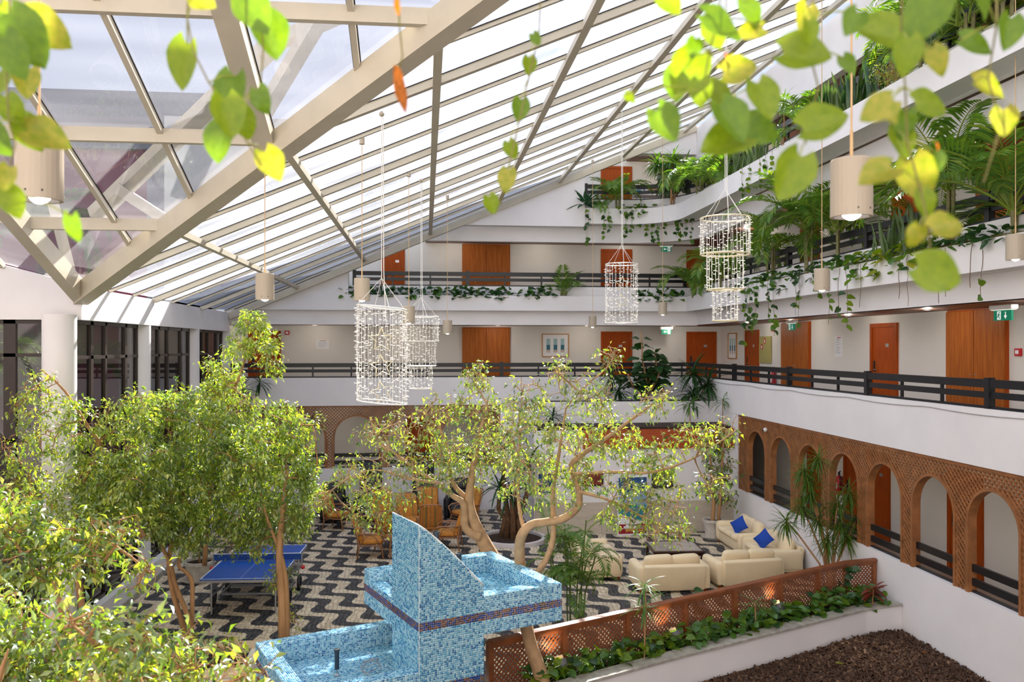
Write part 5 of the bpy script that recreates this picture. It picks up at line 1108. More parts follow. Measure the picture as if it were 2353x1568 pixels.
# --- large single leaves (shared meshes)
def leaf_mesh(name, m, prof, rows=8, fold=0.12, droop=0.2, wave=0.0, lobes=0.0):
    """prof(t)->half width; unit length along +y, normal +z"""
    vs = []; fs = []
    for i in range(rows+1):
        t = i/rows; w = max(0.002, prof(t))
        for j, s in enumerate((-1, -0.5, 0, 0.5, 1)):
            x = s*w; y = t-lobes*abs(s)**1.5*(1-t)**2.2; z = fold*abs(x)-droop*t*t+wave*math.sin(t*9+s*2)*abs(s)
            vs.append((x, y, z))
    for i in range(rows):
        for j in range(4): a = i*5+j; fs.append((a, a+1, a+6, a+5))
    me = bpy.data.meshes.new(name); me.from_pydata(vs, [], fs); me.materials.append(m); me.polygons.foreach_set('use_smooth', [True]*len(fs))
    a = me.attributes.new('tint', 'FLOAT', 'FACE'); a.data.foreach_set('value', [0.5]*len(fs)); return me
heart = lambda t: (0.20+0.26*min(1, t/0.32)**0.6 if t < 0.32 else 0.46*max(0.0, 1-((t-0.32)/0.68)**1.7)**0.85) if t < 1 else 0.0
HM = {k: [leaf_mesh('pothos_leaf', m, heart, 8, f, d, wv, 0.22) for f, d, wv in ((0.25, 0.15, 0.0), (0.05, 0.3, 0.03), (0.45, 0.05, 0.02))] for k, m in (('g', GLEAF), ('y', YLEAF), ('w', YLEAF2), ('d', DLEAF), ('m', MLEAF), ('o', DRYLEAF))}
HM['o'] = [leaf_mesh('dry_leaf', DRYLEAF, lambda t: 0.13*math.sin(PI*min(1, 0.05+t*0.95))**0.7 if t < 1 else 0.0, 8, 0.6, 0.25, 0.06)]*3
oval = lambda t: 0.30*math.sin(PI*min(1, t**0.75))**0.8 if t < 1 else 0.0
FIG = leaf_mesh('fig_leaf', DLEAF, lambda t: 0.36*math.sin(PI*min(1, 0.06+t*0.94))**0.7*(0.75+0.4*t) if t < 1 else 0.02, 8, 0.2, 0.25, 0.03)
strap = lambda t: 0.045*(math.sin(PI*min(1, 0.12+t*0.88))**0.5) if t < 1 else 0.0
SWORD = leaf_mesh('sword_leaf', DLEAF, lambda t: 0.06*(math.sin(PI*min(1, 0.2+t*0.8))**0.6) if t < 1 else 0.001, 7, 0.6, 0.02, 0.004)
SWORDM = leaf_mesh('sword_leaf', mat('snake_plant_leaf', (0.05, 0.12, 0.03), 0.4, col2=(0.14, 0.19, 0.07), scale=8, stretch=(1, 6, 1), trans=0.25), lambda t: 0.055*(math.sin(PI*min(1, 0.2+t*0.8))**0.6) if t < 1 else 0.001, 7, 0.6, 0.02, 0.004)
STRAPD = leaf_mesh('strap_leaf', DLEAF, strap, 7, 0.4, 0.45); STRAPM = leaf_mesh('strap_leaf', MLEAF, strap, 7, 0.4, 0.5)
THIN = leaf_mesh('thin_leaf', mat('song_leaf', (0.10, 0.20, 0.02), 0.35, vary=0.4, scale=10, trans=0.4), lambda t: 0.035*(math.sin(PI*min(1, 0.12+t*0.88))**0.5) if t < 1 else 0.0, 6, 0.4, 0.35)
AGAVE = leaf_mesh('agave_leaf', mat('agave_leaf', (0.03, 0.10, 0.05), 0.4, trans=0.15), lambda t: 0.11*math.sin(PI*min(1, 0.18+t*0.82))**0.8 if t < 1 else 0.001, 7, 0.7, 0.12)
CROTON = leaf_mesh('croton_leaf', mat('red_croton_leaf', (0.28, 0.03, 0.03), 0.4, col2=(0.10, 0.06, 0.02), scale=9, trans=0.3), lambda t: 0.18*math.sin(PI*min(1, 0.1+t*0.9))**0.8 if t < 1 else 0.0, 6, 0.3, 0.35)
GREYL = leaf_mesh('grey_leaf', mat('grey_green_leaf', (0.10, 0.14, 0.09), 0.5, trans=0.25), oval, 6, 0.2, 0.4)
def put(me, parent, p, d, n, size, name='leaf'):
    d = Vector(d).normalized(); n = Vector(n); s = d.cross(n)
    if s.length < 1e-4: s = d.cross(Vector((0.3, 0.5, 0.8)))
    s.normalize(); n = s.cross(d)
    o = link(name, me, parent)
    o.matrix_local = Matrix(((s.x*size, d.x*size, n.x*size, p[0]), (s.y*size, d.y*size, n.y*size, p[1]), (s.z*size, d.z*size, n.z*size, p[2]), (0, 0, 0, 1)))
    return o
def rosette(root, p, me, n, size, rg, spread=(15, 95), name='leaf', up=(0,0,1), cz=0.0):
    """leaves radiating from p; spread = angle from the axis (deg)"""
    for i in range(n):
        a = 2.399*i+rg.uniform(-0.3, 0.3); e = R(spread[0]+(spread[1]-spread[0])*((i+0.5)/n)+rg.uniform(-8, 8)); d = Vector((math.cos(a)*math.sin(e), math.sin(a)*math.sin(e), math.cos(e)))
        nn = Vector((-math.cos(a)*math.cos(e), -math.sin(a)*math.cos(e), math.sin(e)))
        put(me, root, (p[0]+d.x*0.01, p[1]+d.y*0.01, p[2]+cz*i), d, nn if e > 0.05 else Vector((1, 0, 0)), size*rg.uniform(0.75, 1.1), name)
def frond_mesh(seed, nl=26, L=1.0, ll=0.34, arch=0.75, m=PLEAF):
    """arching palm frond, unit length, starts along +z bending towards +y"""
    rg = np.random.default_rng(seed); b = MB()
    pts = []; ang = R(8); p = np.array([0., 0., 0.]); N_ = 16
    for i in range(N_+1):
        pts.append(p.copy()); ang += arch*1.9/N_*(0.4+1.2*i/N_); p = p+np.array([0, math.sin(ang), math.cos(ang)])*L/N_
    b.tube([tuple(q) for q in pts], [0.012*(1-0.85*i/N_)+0.001 for i in range(N_+1)], 4, tint=0.75)
    V, F, T = [], [], []
    for i in range(nl):
        t = 0.20+0.80*i/(nl-1); k = min(N_-1, int(t*N_)); f = t*N_-k; q = pts[k]*(1-f)+pts[min(k+1, N_)]*f; tg = pts[min(k+1, N_)]-pts[k]; tg /= np.linalg.norm(tg); up = np.array([0, -tg[2], tg[1]])
        ln = ll*(0.35+0.65*math.sin(PI*min(1, 0.15+t*0.8)))*rg.uniform(0.85, 1.1)
        for s in (-1, 1):
            d = np.array([s*0.85, 0, 0])+tg*(0.55+0.3*t)+up*0.18+rg.normal(size=3)*0.05; d /= np.linalg.norm(d); w = 0.016; sd = np.cross(d, up); sd /= np.linalg.norm(sd)
            m1 = q+d*ln*0.5; tip = q+d*ln+np.array([0, 0, -0.22*ln])
            n0 = len(b.v); b.add([q, m1-sd*w, m1+up*-0.004, m1+sd*w, tip], [(0,2,1),(1,2,4),(0,3,2),(2,3,4)], float(np.clip(rg.normal(0.45, 0.16), 0, 1)))
    me = b.mesh('frond', m); return me
FR = [frond_mesh(1, arch=0.7), frond_mesh(2, arch=1.0), frond_mesh(3, nl=22, arch=0.5), frond_mesh(4, nl=30, ll=0.30, arch=1.25)]
def palm(loc, nf, L, label, seed, stem=0.0, lean=(20, 75), group='feathery palms in the balcony troughs', az=None):
    rg = random.Random(seed); p = thing('potted_palm', label, 'palm', loc, 0, group)
    for k in range(3):
        x, y = rg.uniform(-.1, .1), rg.uniform(-.1, .1); MB().tube([(x, y, -0.05), (x*1.3, y*1.3, 0.15+stem*rg.uniform(0.7, 1))], 0.03, 6).build('stem', mat('palm_stem', (0.22, 0.20, 0.07), 0.6, vary=0.4, scale=12), p)
    for i in range(nf):
        a = (rg.uniform(*az) if az else 2.399*i*1.0+rg.uniform(-.4, .4)); o = link('frond', FR[rg.randrange(4)], p, (rg.uniform(-.08, .08), rg.uniform(-.08, .08), 0.05+stem*0.85))
        s = L*rg.uniform(0.7, 1.1); o.scale = (s, s, s); o.rotation_euler = Euler((R(-rg.uniform(lean[0], lean[1])*0.55), R(rg.uniform(-8, 8)), a-PI/2), 'XYZ')
    return p
def snake_plant(loc, n, L, label, seed, me=SWORDM, span=0.35):
    rg = random.Random(seed); p = thing('snake_plant', label, 'plant', loc, 0, 'snake plants in the balcony troughs')
    for i in range(n):
        x, y = rg.uniform(-span, span)*0.4, rg.uniform(-span, span); d = Vector((rg.gauss(0, 0.16), rg.gauss(0, 0.2), 1)); a = rg.uniform(0, 2*PI)
        put(me, p, (x, y, 0), d, (math.cos(a), math.sin(a), 0), L*rg.uniform(0.6, 1.1))
def ivy(loc, axis, n, label, seed, kinds='dm', size=0.13, hang=0.25, up=0.15, group='pothos clumps in the balcony troughs', width=0.5, name='pothos_plant'):
    rg = random.Random(seed); p = thing(name, label, 'plant', loc, 0, group); ax = Vector(axis); out = Vector((-ax.y, ax.x, 0))
    if out.x > 0.5 or out.y > 0.5: out = -out
    MB().tube([ax*(-width)+Vector((0,0,0.02)), Vector((0,0,0.05)), ax*width+out*0.05+Vector((0,0,0.02))], 0.008, 4).build('stem', VINE, p)
    for i in range(n):
        s = rg.uniform(-width, width); o_ = rg.uniform(-0.12, 0.22); z = rg.uniform(0, up) if o_ < 0.08 else rg.uniform(-hang, up*0.7)
        d = out*rg.uniform(0.2, 1)+ax*rg.uniform(-0.9, 0.9)+Vector((0, 0, rg.uniform(-0.6, 0.5))); nn = Vector((0, 0, 1))+out*0.6+Vector((rg.gauss(0, .3), rg.gauss(0, .3), 0))
        put(HM[rg.choice(kinds)][rg.randrange(3)], p, ax*s+out*o_+Vector((0, 0, z)), d, nn, size*rg.uniform(0.7, 1.25))
    return p
def trailing(loc, L, label, seed, n=10, kinds='mdg', size=0.10, bare=False, group='trailing vines below the balcony troughs'):
    rg = random.Random(seed); p = thing('trailing_vine', label, 'vine', loc, 0, group); pts = []; x = y = 0.0
    k = max(4, int(L/0.12))
    for i in range(k+1): pts.append((x, y, -L*i/k)); x += rg.uniform(-.018, .018); y += rg.uniform(-.018, .018)
    MB().tube(pts, 0.0055 if bare else 0.005, 4).build('stem', DRYVINE if bare else VINE, p)
    for i in range(n):
        q = pts[rg.randrange(1, k+1)] if not bare else pts[rg.randrange(k//2, k+1)]; d = Vector((rg.uniform(-1, 1), rg.uniform(-1, .2), rg.uniform(-1.2, .1)))
        put(HM[rg.choice(kinds)][rg.randrange(3)], p, q, d, Vector((rg.gauss(0, .4), -1, 0.5)), size*rg.uniform(0.7, 1.2))
def cane(loc, stems, me, n, size, label, name='dracaena', cat='plant', seed=1, spread=(10, 120), group=None, rad=0.014, smat=None, multi=3, step=0.05):
    """stems: list of polylines (local) ending in a rosette; multi>1 spreads leaves down the stem"""
    rg = random.Random(seed); p = thing(name, label, cat, loc, 0, group)
    for st in stems:
        MB().tube(st, [rad*(1.1-0.4*i/max(1, len(st)-1)) for i in range(len(st))], 6).build('stem', smat or BARK, p, smooth=True)
        e = Vector(st[-1])
        for k in range(multi): rosette(p, (e.x, e.y, e.z-k*step), me, n//multi, size, rg, (spread[0]+k*25, spread[1]))
    return p
# ================================================================== TREES
def tr(pts, d): return [(*at(q[0], q[1], q[3] if len(q) > 3 else d), q[2]) for q in pts]
def bl(L, d, k=1.0, jit=0.35, seed=1):
    rg = random.Random(seed); return [(at(x, y, d+rg.uniform(-jit, jit)), r*k/FPX*d, f) for x, y, r, f in L]
ficus('ficus_tree', 'leafy ficus with three thin trunks, left of the table tennis table', [tr([(440, 1500, .055), (418, 1430, .05), (395, 1350, .045), (390, 1270, .04), (420, 1150, .03), (430, 1020, .02)], 14.8), tr([(447, 1500, .05), (432, 1420, .045), (403, 1345, .04), (388, 1290, .035), (330, 1180, .025), (250, 1080, .02)], 14.7), tr([(438, 1495, .045), (442, 1350, .04), (430, 1318, .035), (412, 1285, .03), (480, 1150, .02)], 14.9)],
      bl([(430, 1000, 110, .9), (380, 1110, 115, 1), (500, 1120, 105, 1), (450, 1220, 80, .9), (530, 1010, 80, .8), (350, 960, 70, .8), (400, 1200, 70, .9), (430, 925, 55, .7), (340, 1190, 70, .7)], 14.6, 1.0, .5, 3), 21, leaf=.085, density=4600)
ficus('ficus_tree', 'leafy ficus with one orange trunk before the blue table', [tr([(650, 1475, .085), (648, 1380, .075), (642, 1270, .065), (650, 1180, .05), (660, 1080, .03)], 14.6), tr([(660, 1475, .04), (660, 1380, .04), (650, 1290, .035), (610, 1180, .02), (590, 1080, .015)], 14.6)],
      bl([(620, 1060, 105, .95), (665, 1160, 85, 1), (560, 1170, 85, 1), (640, 975, 75, .75), (700, 1110, 60, .8), (600, 1230, 60, .9), (560, 1060, 80, .9), (690, 1200, 45, .8), (535, 1240, 45, .7), (640, 1330, 38, .5), (700, 990, 50, .35)], 14.6, 1.0, .45, 5), 22, leaf=.085, density=4600)
ficus('ficus_tree', 'tall ficus leaning over the corner column on the left', [tr([(200, 1500, .06), (192, 1430, .055), (180, 1330, .05), (165, 1240, .04), (190, 1120, .03), (230, 1010, .02)], 13.2), tr([(150, 1480, .045), (140, 1400, .04), (118, 1320, .035), (90, 1230, .025), (70, 1120, .02)], 13.0), tr([(330, 1235, .05), (285, 1160, .045), (250, 1080, .04), (222, 1010, .035), (205, 985, .03), (150, 900, .02), (95, 850, .012)], 13.4)],
      bl([(250, 1060, 105, .8), (170, 1160, 110, .95), (300, 960, 75, .75), (110, 1000, 75, .45), (60, 1120, 80, .45), (190, 960, 65, .5), (90, 890, 55, .35), (50, 930, 45, .3), (270, 1180, 90, 1), (330, 1090, 80, .9), (40, 1040, 60, .25), (230, 1250, 60, .8)], 13.2, 1.0, .5, 7), 23, leaf=.085, density=4400, tint=(.5, .22))
ficus('ficus_tree', 'slender ficus reaching highest, before the far end of the left windows', [tr([(470, 1300, .05), (480, 1150, .045), (500, 1010, .035), (545, 880, .025), (590, 745, .012)], 16.2), tr([(480, 1150, .03), (455, 1010, .025), (470, 900, .012)], 16.2)],
      bl([(580, 745, 42, 1), (605, 795, 42, 1), (555, 805, 40, .9), (530, 880, 45, .9), (560, 930, 40, .7), (490, 850, 32, .7), (480, 940, 55, .9), (625, 845, 28, .7), (455, 1010, 60, .9), (540, 1000, 55, .8), (505, 900, 40, .7)], 16.2, 1.0, .3, 9), 24, leaf=.09, density=4600, tint=(.55, .2))
ficus('ficus_tree', 'sparse ficus with forked smooth trunk and bare twigs behind the fountain', [tr([(1160, 1330, .15), (1135, 1290, .14), (1105, 1235, .12), (1085, 1190, .10), (1078, 1150, .08), (1085, 1090, .06), (1100, 1010, .04), (1120, 930, .02)], 14.0), tr([(1105, 1235, .08), (1070, 1215, .07), (1065, 1160, .06), (1040, 1140, .045), (1000, 1110, .035), (930, 1060, .028), (870, 1010, .018), (850, 960, .01)], 13.9), tr([(1078, 1150, .05), (1040, 1110, .04), (1030, 1040, .03), (1000, 960, .02)], 14.1), tr([(1000, 1110, .03), (940, 1100, .02), (860, 1080, .014), (800, 1100, .008)], 13.7)],
      bl([(890, 1030, 85, .07), (950, 980, 65, .05), (910, 1000, 60, .03), (850, 1000, 45, .03), (1000, 1050, 85, .35), (1090, 950, 75, .4), (850, 1130, 50, .6), (800, 1090, 45, .45), (1060, 1060, 80, .45), (1095, 870, 40, .6), (1010, 950, 60, .25), (1150, 1040, 70, .5), (930, 1120, 60, .3), (880, 1190, 45, .5), (820, 1190, 40, .5), (740, 1150, 30, .4)], 13.9, 1.0, .5, 11), 25, leaf=.085, twigs=2.8, tint=(.40, .26), bark=BARK2, density=3800, twr=1.6)
ficus('ficus_tree', 'sparse spreading ficus with twisted trunk rising from the planter', [tr([(1254, 1600, .115, 11.68), (1242, 1550, .105, 11.7), (1216, 1470, .095, 11.74), (1205, 1405, .09, 12.0), (1200, 1365, .085, 12.38), (1197, 1320, .085, 12.4), (1194, 1262, .08, 12.25), (1200, 1228, .075), (1222, 1206, .065), (1255, 1200, .06), (1295, 1192, .06), (1328, 1165, .052), (1330, 1130, .045), (1318, 1090, .045), (1318, 1060, .04), (1390, 1010, .03), (1470, 950, .02), (1540, 900, .01)], 12.1), tr([(1222, 1330, .05), (1240, 1310, .05), (1262, 1270, .045), (1272, 1220, .04), (1270, 1130, .035), (1285, 1040, .025), (1300, 940, .012)], 12.2), tr([(1208, 1232, .03), (1195, 1180, .028), (1190, 1110, .025), (1195, 1000, .02), (1200, 900, .012)], 12.2), tr([(1318, 1090, .03), (1400, 1085, .025), (1500, 1085, .02), (1600, 1050, .014), (1690, 990, .008)], 12.0), tr([(1330, 1130, .03), (1400, 1150, .02), (1480, 1190, .015), (1560, 1230, .008)], 11.9)],
      bl([(1240, 1000, 95, .45), (1390, 1000, 95, .5), (1320, 1090, 90, .55), (1490, 1050, 85, .55), (1590, 1010, 60, .45), (1440, 1150, 80, .55), (1540, 1150, 50, .45), (1210, 1100, 75, .45), (1665, 985, 40, .4), (1360, 900, 60, .4), (1200, 920, 65, .35), (1290, 860, 45, .35), (1500, 930, 50, .5), (1560, 1230, 38, .4), (1640, 1110, 50, .4), (1400, 830, 25, .5), (1150, 1000, 60, .4), (1500, 1220, 40, .35)], 12.0, 1.0, .5, 13), 26, leaf=.08, twigs=2.0, tint=(.40, .26), bark=BARK2, density=3800, twr=1.4)
ficus('ficus_tree', 'big leafed ficus crown filling the lower left foreground', [[(-3.3, 6.2, -0.2, .07), (-3.2, 6.1, 1.5, .06), (-3.0, 6.0, 2.6, .04), (-2.8, 5.9, 3.2, .006)], [(-3.3, 6.2, 1.0, .05), (-3.7, 6.6, 2.4, .04), (-3.9, 6.9, 3.6, .006)], [(-3.2, 6.1, 1.5, .04), (-2.5, 5.8, 2.5, .03), (-1.9, 5.8, 2.95, .015)]],
      bl([(110, 1500, 130, .8), (290, 1500, 95, .75), (430, 1530, 80, .65), (560, 1545, 60, .4), (0, 1420, 110, .75), (200, 1440, 60, .5), (30, 1560, 130, .8), (250, 1580, 120, .8), (420, 1590, 100, .7)], 6.0, 1.0, .5, 15)+bl([(60, 1270, 95, .75), (170, 1240, 80, .7), (270, 1230, 55, .55), (330, 1320, 45, .5), (0, 1200, 90, .7), (120, 1330, 60, .6), (220, 1290, 55, .6)], 7.6, 1.0, .4, 16), 27, leaf=.09, density=5200, tint=(.42, .24), twigs=2.0, down=.35, parts=300)
ficus('ficus_tree', 'dark leafed potted ficus beside the right wall sofas', [tr([(1636, 1212, .06), (1640, 1150, .05), (1634, 1080, .03), (1630, 1000, .015)], 22.6), tr([(1650, 1212, .05), (1656, 1120, .04), (1662, 1020, .02)], 22.6)], bl([(1655, 1080, 45, .7), (1640, 1030, 35, .6), (1668, 1150, 28, .5), (1625, 1120, 25, .5), (1665, 1000, 25, .5)], 22.6, 1, .2, 17), 28, leaf=.16, tint=(.25, .2), density=1300)
# low shrubs round the left planter
ficus('leafy_shrub', 'low leafy shrub in the cream tiled planter beside the fountain', [[(-3.2, 12.95, .38, .02), (-3.2, 12.95, .6, .012), (-3.1, 12.95, .8, .006)]], [((-3.0, 12.9, .62), .26, .9), ((-3.5, 12.95, .66), .3, .9), ((-4.1, 12.95, .7), .32, .9), ((-4.8, 13.0, .7), .34, .9)], 31, leaf=.09, cat='shrub', tint=(.5, .2))
ficus('leafy_shrub', 'small yellow green sprig at the foot of the orange trunk', [[(-2.45, 15.2, 0.0, .012), (-2.43, 15.2, .2, .008), (-2.42, 15.2, .35, .004)]], [((-2.4, 15.15, .32), .16, 1)], 32, leaf=.08, cat='shrub', tint=(.7, .15))
ficus('leafy_shrub', 'round shrub in the wide cream pot beside the left kerb', [[(-5.05, 19.2, .38, .03), (-5.05, 19.2, .7, .02), (-5.0, 19.2, 1.0, .01)]], [((-5.05, 19.2, .85), .38, .9)], 33, leaf=.09, cat='shrub', tint=(.3, .2))
ficus('leafy_shrub', 'red and yellow croton shrub behind the table tennis table', [[(-4.0, 21.6, 0, .03), (-4.0, 21.6, .5, .02), (-3.9, 21.6, .9, .01)]], [((-4.0, 21.6, .9), .55, .8), ((-3.3, 21.9, .7), .4, .7)], 34, leaf=.14, cat='shrub', tint=(.85, .25), density=1000)
# ================================================================== FAR END AND TERRACES
y_ = thing('yucca_tree', 'yucca with stout brown trunks in the round tree bed', 'tree', (2.35, 22.3, 0.05)); rg = random.Random(4)
for k, (dx, dy, h_, tx, ty) in enumerate(((-.12, 0, 2.35, -.25, 0), (.05, .05, 1.6, .1, 0), (.15, -.05, 2.0, .45, -.05), (0, -.1, 1.1, -.05, -.15), (-.2, .1, 1.3, -.35, .1))):
    MB().tube([(dx*1.5, dy*1.5, 0), (dx, dy, .5), (dx+tx*.5, dy+ty*.5, h_*.6), (tx, ty, h_)], [.09, .075, .065, .055], 8).build('trunk', mat('yucca_bark', (.20, .10, .045), .9, vary=.5, scale=9, bump=.6), y_, smooth=True); rosette(y_, (tx, ty, h_), STRAPD, 22, 0.75, rg, (10, 125), cz=.006)
GC = 'spiky plants on thin stems before the far lattice'
for i, (px, py, d, s, lab) in enumerate(((612, 958, 24.5, .42, 'spiky dark rosette on a thin stem before the left end of the far lattice'), (672, 950, 25.0, .28, 'small spiky rosette between two larger ones before the far lattice'), (716, 968, 24.5, .45, 'spiky dark rosette before the first far arch'))):
    p = at(px, py, d); b = (p.x-.25, p.y+.1, 0); cane(b, [[(0, 0, 0), (.05, 0, p.z*.5), (.15, -.05, p.z*.8), (.25, -.1, p.z)]], STRAPD, 27, s, lab, 'yucca_plant', seed=40+i, spread=(5, 130), group=GC, rad=.02)
p = at(618, 885, 26.2); cane((p.x-.3, 26.75, 4.27), [[(0, 0, 0), (.1, -.3, .05), (.15, -.5, -.1)], [(-.3, 0, 0), (-.3, -.3, 0), (-.35, -.5, -.3)]], STRAPD, 24, .5, 'spiky plant hanging over the left end of the middle far balcony', 'yucca_plant', seed=44, spread=(5, 140))
# fiddle leaf fig
f_ = thing('fiddle_leaf_fig', 'large dark fiddle leaf fig on the upper terrace by the corner', 'plant', (6.85, 25.3, 3.5)); rg = random.Random(9)
for st in ([(0, 0, 0), (.05, 0, .6), (-.1, 0, 1.3), (-.15, 0, 2.25)], [(0, 0, .1), (.3, 0, .6), (.5, -.05, 1.1)], [(0, 0, .1), (-.4, 0, .5), (-.6, 0, .95)], [(.05, 0, .6), (.35, 0, 1.0), (.3, 0, 1.6)]):
    MB().tube(st, [.04, .032, .024, .014][:len(st)], 6).build('stem', BARK, f_, smooth=True)
    P_ = [Vector(q) for q in st]
    for i in range(30):
        t = rg.uniform(.25, 1)*(len(P_)-1); k = min(int(t), len(P_)-2); q = P_[k].lerp(P_[k+1], t-k); a = rg.uniform(0, 2*PI); d = Vector((math.cos(a), math.sin(a)*.8, rg.uniform(-.35, .7))); put(FIG, f_, q+d*.1, d, Vector((0, -.5, 1)), rg.uniform(.26, .42))
cane((5.65, 25.2, 3.5), [[(0, 0, 0), (0, 0, .5), (.1, 0, .9)], [(.2, 0, 0), (.3, 0, .4)]], STRAPD, 40, .6, 'strappy dark plant left of the fiddle leaf fig', 'dracaena', seed=51, spread=(10, 130))
cane((8.35, 24.75, 3.5), [[(0, 0, 0), (-.05, 0, .55), (-.15, 0, .95)], [(0, 0, 0), (.1, -.1, .4), (.25, -.2, .62)], [(0, 0, 0), (-.2, -.1, .35)]], STRAPD, 54, .72, 'strappy dracaena on the upper terrace in the corner', 'dracaena', seed=52, spread=(10, 125))
cane((7.75, 23.7, 2.97), [[(0, 0, 0), (0, 0, .45), (0, 0, .62)]], STRAPM, 24, .5, 'small dracaena on the lower terrace before the corner', 'dracaena', seed=53, spread=(15, 115)); cane((8.6, 23.3, 2.97), [[(0, 0, 0), (0, 0, .5), (0, 0, .72)]], STRAPM, 20, .5, 'small dracaena at the right end of the lower terrace', 'dracaena', seed=54, spread=(15, 115)); cane((3.7, 23.9, 2.97), [[(0, 0, 0), (0, 0, .3)]], STRAPD, 24, .6, 'dark strappy plant at the left end of the lower terrace', 'dracaena', seed=55)
# ================================================================== DRACAENA BEHIND THE FENCE, BAMBOO PALM, BED PLANTS
def song(px, py, d): q = at(px, py, d); return q
DB = Vector((8.35, 16.35, 0.0)); dd = 17.1
ends = [((1845, 1075), 1060), ((1880, 1050), 1040), ((1840, 1160), 1), ((1880, 1190), 1), ((1925, 1150), 1), ((1950, 1130), 1), ((1970, 1190), 1), ((1900, 1235), 1), ((1945, 1230), 1), ((1805, 1195), 1), ((1860, 1130), 1), ((1860, 1100), 1), ((1930, 1200), 1)]
stems = []
for (x, y), _ in ends:
    q = at(x, y, dd)-DB; stems.append([(random.uniform(-.06, .06), random.uniform(-.06, .06), 0), (q.x*.25, q.y*.25, q.z*.45), (q.x*.7, q.y*.7, q.z*.8), tuple(q)])
cane(DB, stems, THIN, 57, .42, 'tall yellow green dracaena bush behind the fence at the right wall', 'dracaena', seed=60, spread=(15, 150), rad=.022, smat=BARK, multi=3, step=.06)
bp_ = thing('bamboo_palm', 'slender bamboo palm clump between fountain and cream sofas', 'palm', (2.75, 15.45, 0)); rg = random.Random(12)
for k in range(9):
    x, y = rg.uniform(-.35, .35), rg.uniform(-.25, .25); h_ = rg.uniform(.9, 2.0); tx = x*1.8+rg.uniform(-.1, .1); ty = y*1.5
    MB().tube([(x, y, 0), (x*1.2, y*1.2, h_*.5), (tx, ty, h_)], .013, 6).build('cane', mat('green_cane', (.10, .16, .03), .5, vary=.3, scale=10), bp_)
    for i in range(5):
        o = link('frond', FR[rg.randrange(4)], bp_, (x+(tx-x)*(.45+.13*i), y, h_*(.5+.12*i))); s = rg.uniform(.55, .85); o.scale = (s, s, s); o.rotation_euler = Euler((R(-rg.uniform(15, 55)), R(rg.uniform(-10, 10)), rg.uniform(0, 2*PI)), 'XYZ')
def bed_pt(t, w):   # along the bed, across (0 coping .. 1 fence)
    u = 1.45+t*(8.5-1.45); vf = 12.38+(u-3.9)*0.4617+.2 if u < 7.95 else 14.42; vb = 11.6+(u-.9)*.4993; return Vector((u, vf+(vb-.06-vf)*w, .36))
POS = ['nearest the slanting trunk at the left end', 'before the first fence panel', 'before the gap left of the second fence post', 'around the left small dracaena', 'left of the glowing middle spotlight', 'right of the glowing middle spotlight', 'below the third fence panel', 'below the climbing pothos', 'left of the yellow stemmed dracaena', 'left of the right spotlight', 'right of the right spotlight', 'before the sixth fence panel', 'left of the red croton', 'spilling over the coping at the right end']
for i in range(14):
    rg = random.Random(70+i); q = bed_pt((i+.4)/14, .45); p = thing('pothos_plant', 'glossy green pothos clump in the planter '+POS[i], 'plant', q, 0, 'pothos clumps in the planter bed')
    MB().tube([(-.3, -.12, .04), (0, 0, .08), (.3, .12, .04)], .007, 4).build('stem', VINE, p)
    for k in range(60):
        s = bed_pt((i+.4+rg.uniform(-.6, .6))/14, rg.uniform(-.12, .98))-q; s.z = rg.uniform(.06, .36); a = rg.uniform(0, 2*PI); d = Vector((math.cos(a), math.sin(a)-.5, rg.uniform(-.35, .35))); put(HM[rg.choice('dmmmg' if i > 4 else 'mmggyd')][rg.randrange(3)], p, s, d, Vector((rg.gauss(0, .35), rg.gauss(-.25, .35), 1)), rg.uniform(.10, .165))
for (x, y, dp, lab, sd) in ((1600, 1385, 14.2, 'pothos stems climbing the third fence post', 90), (1935, 1310, 15.9, 'pothos stems climbing beside the fence corner post', 91)):
    rg = random.Random(sd); q = at(x, y+60, dp); q.z = .4; p = thing('pothos_plant', lab, 'plant', q); MB().tube([(0, 0, 0), (.02, -.03, .3), (-.03, -.04, .62)], .007, 4).build('stem', VINE, p)
    for k in range(12): put(HM['d'][k % 3], p, (rg.uniform(-.25, .25), -.05, rg.uniform(.15, .68)), (rg.uniform(-1, 1), -.5, rg.uniform(-.7, .2)), (0, -1, .5), rg.uniform(.12, .17))
for (x, y0, y1, d, lab, sd, n) in ((1480, 1500, 1395, 12.6, 'small dracaena with drooping leaves and bare stem left in the planter', 95, 18), (1735, 1430, 1385, 13.9, 'small dracaena with yellowish stem before the fourth fence post', 96, 12)):
    b = at(x, y0, d); b.z = .36; e = at(x-3, y1, d); h_ = e.z-b.z; st = [[(0, 0, 0), (.01, 0, h_*.5), (0, 0, h_)]]
    if sd == 95: e2 = at(1482, 1345, d)-b; st.append([(0, 0, 0), (.03, 0, h_), tuple(e2)])
    cane(b, st, STRAPM, n, .34, lab, 'dracaena', seed=sd, spread=(30, 115), rad=.012, multi=2)
b = at(2005, 1350, 15.2); b.z = .36; cane(b, [[(0, 0, 0), (0, 0, .25), (.02, 0, .42)]], CROTON, 18, .27, 'red leaved croton at the right end of the planter', 'croton_plant', seed=97, spread=(20, 110))
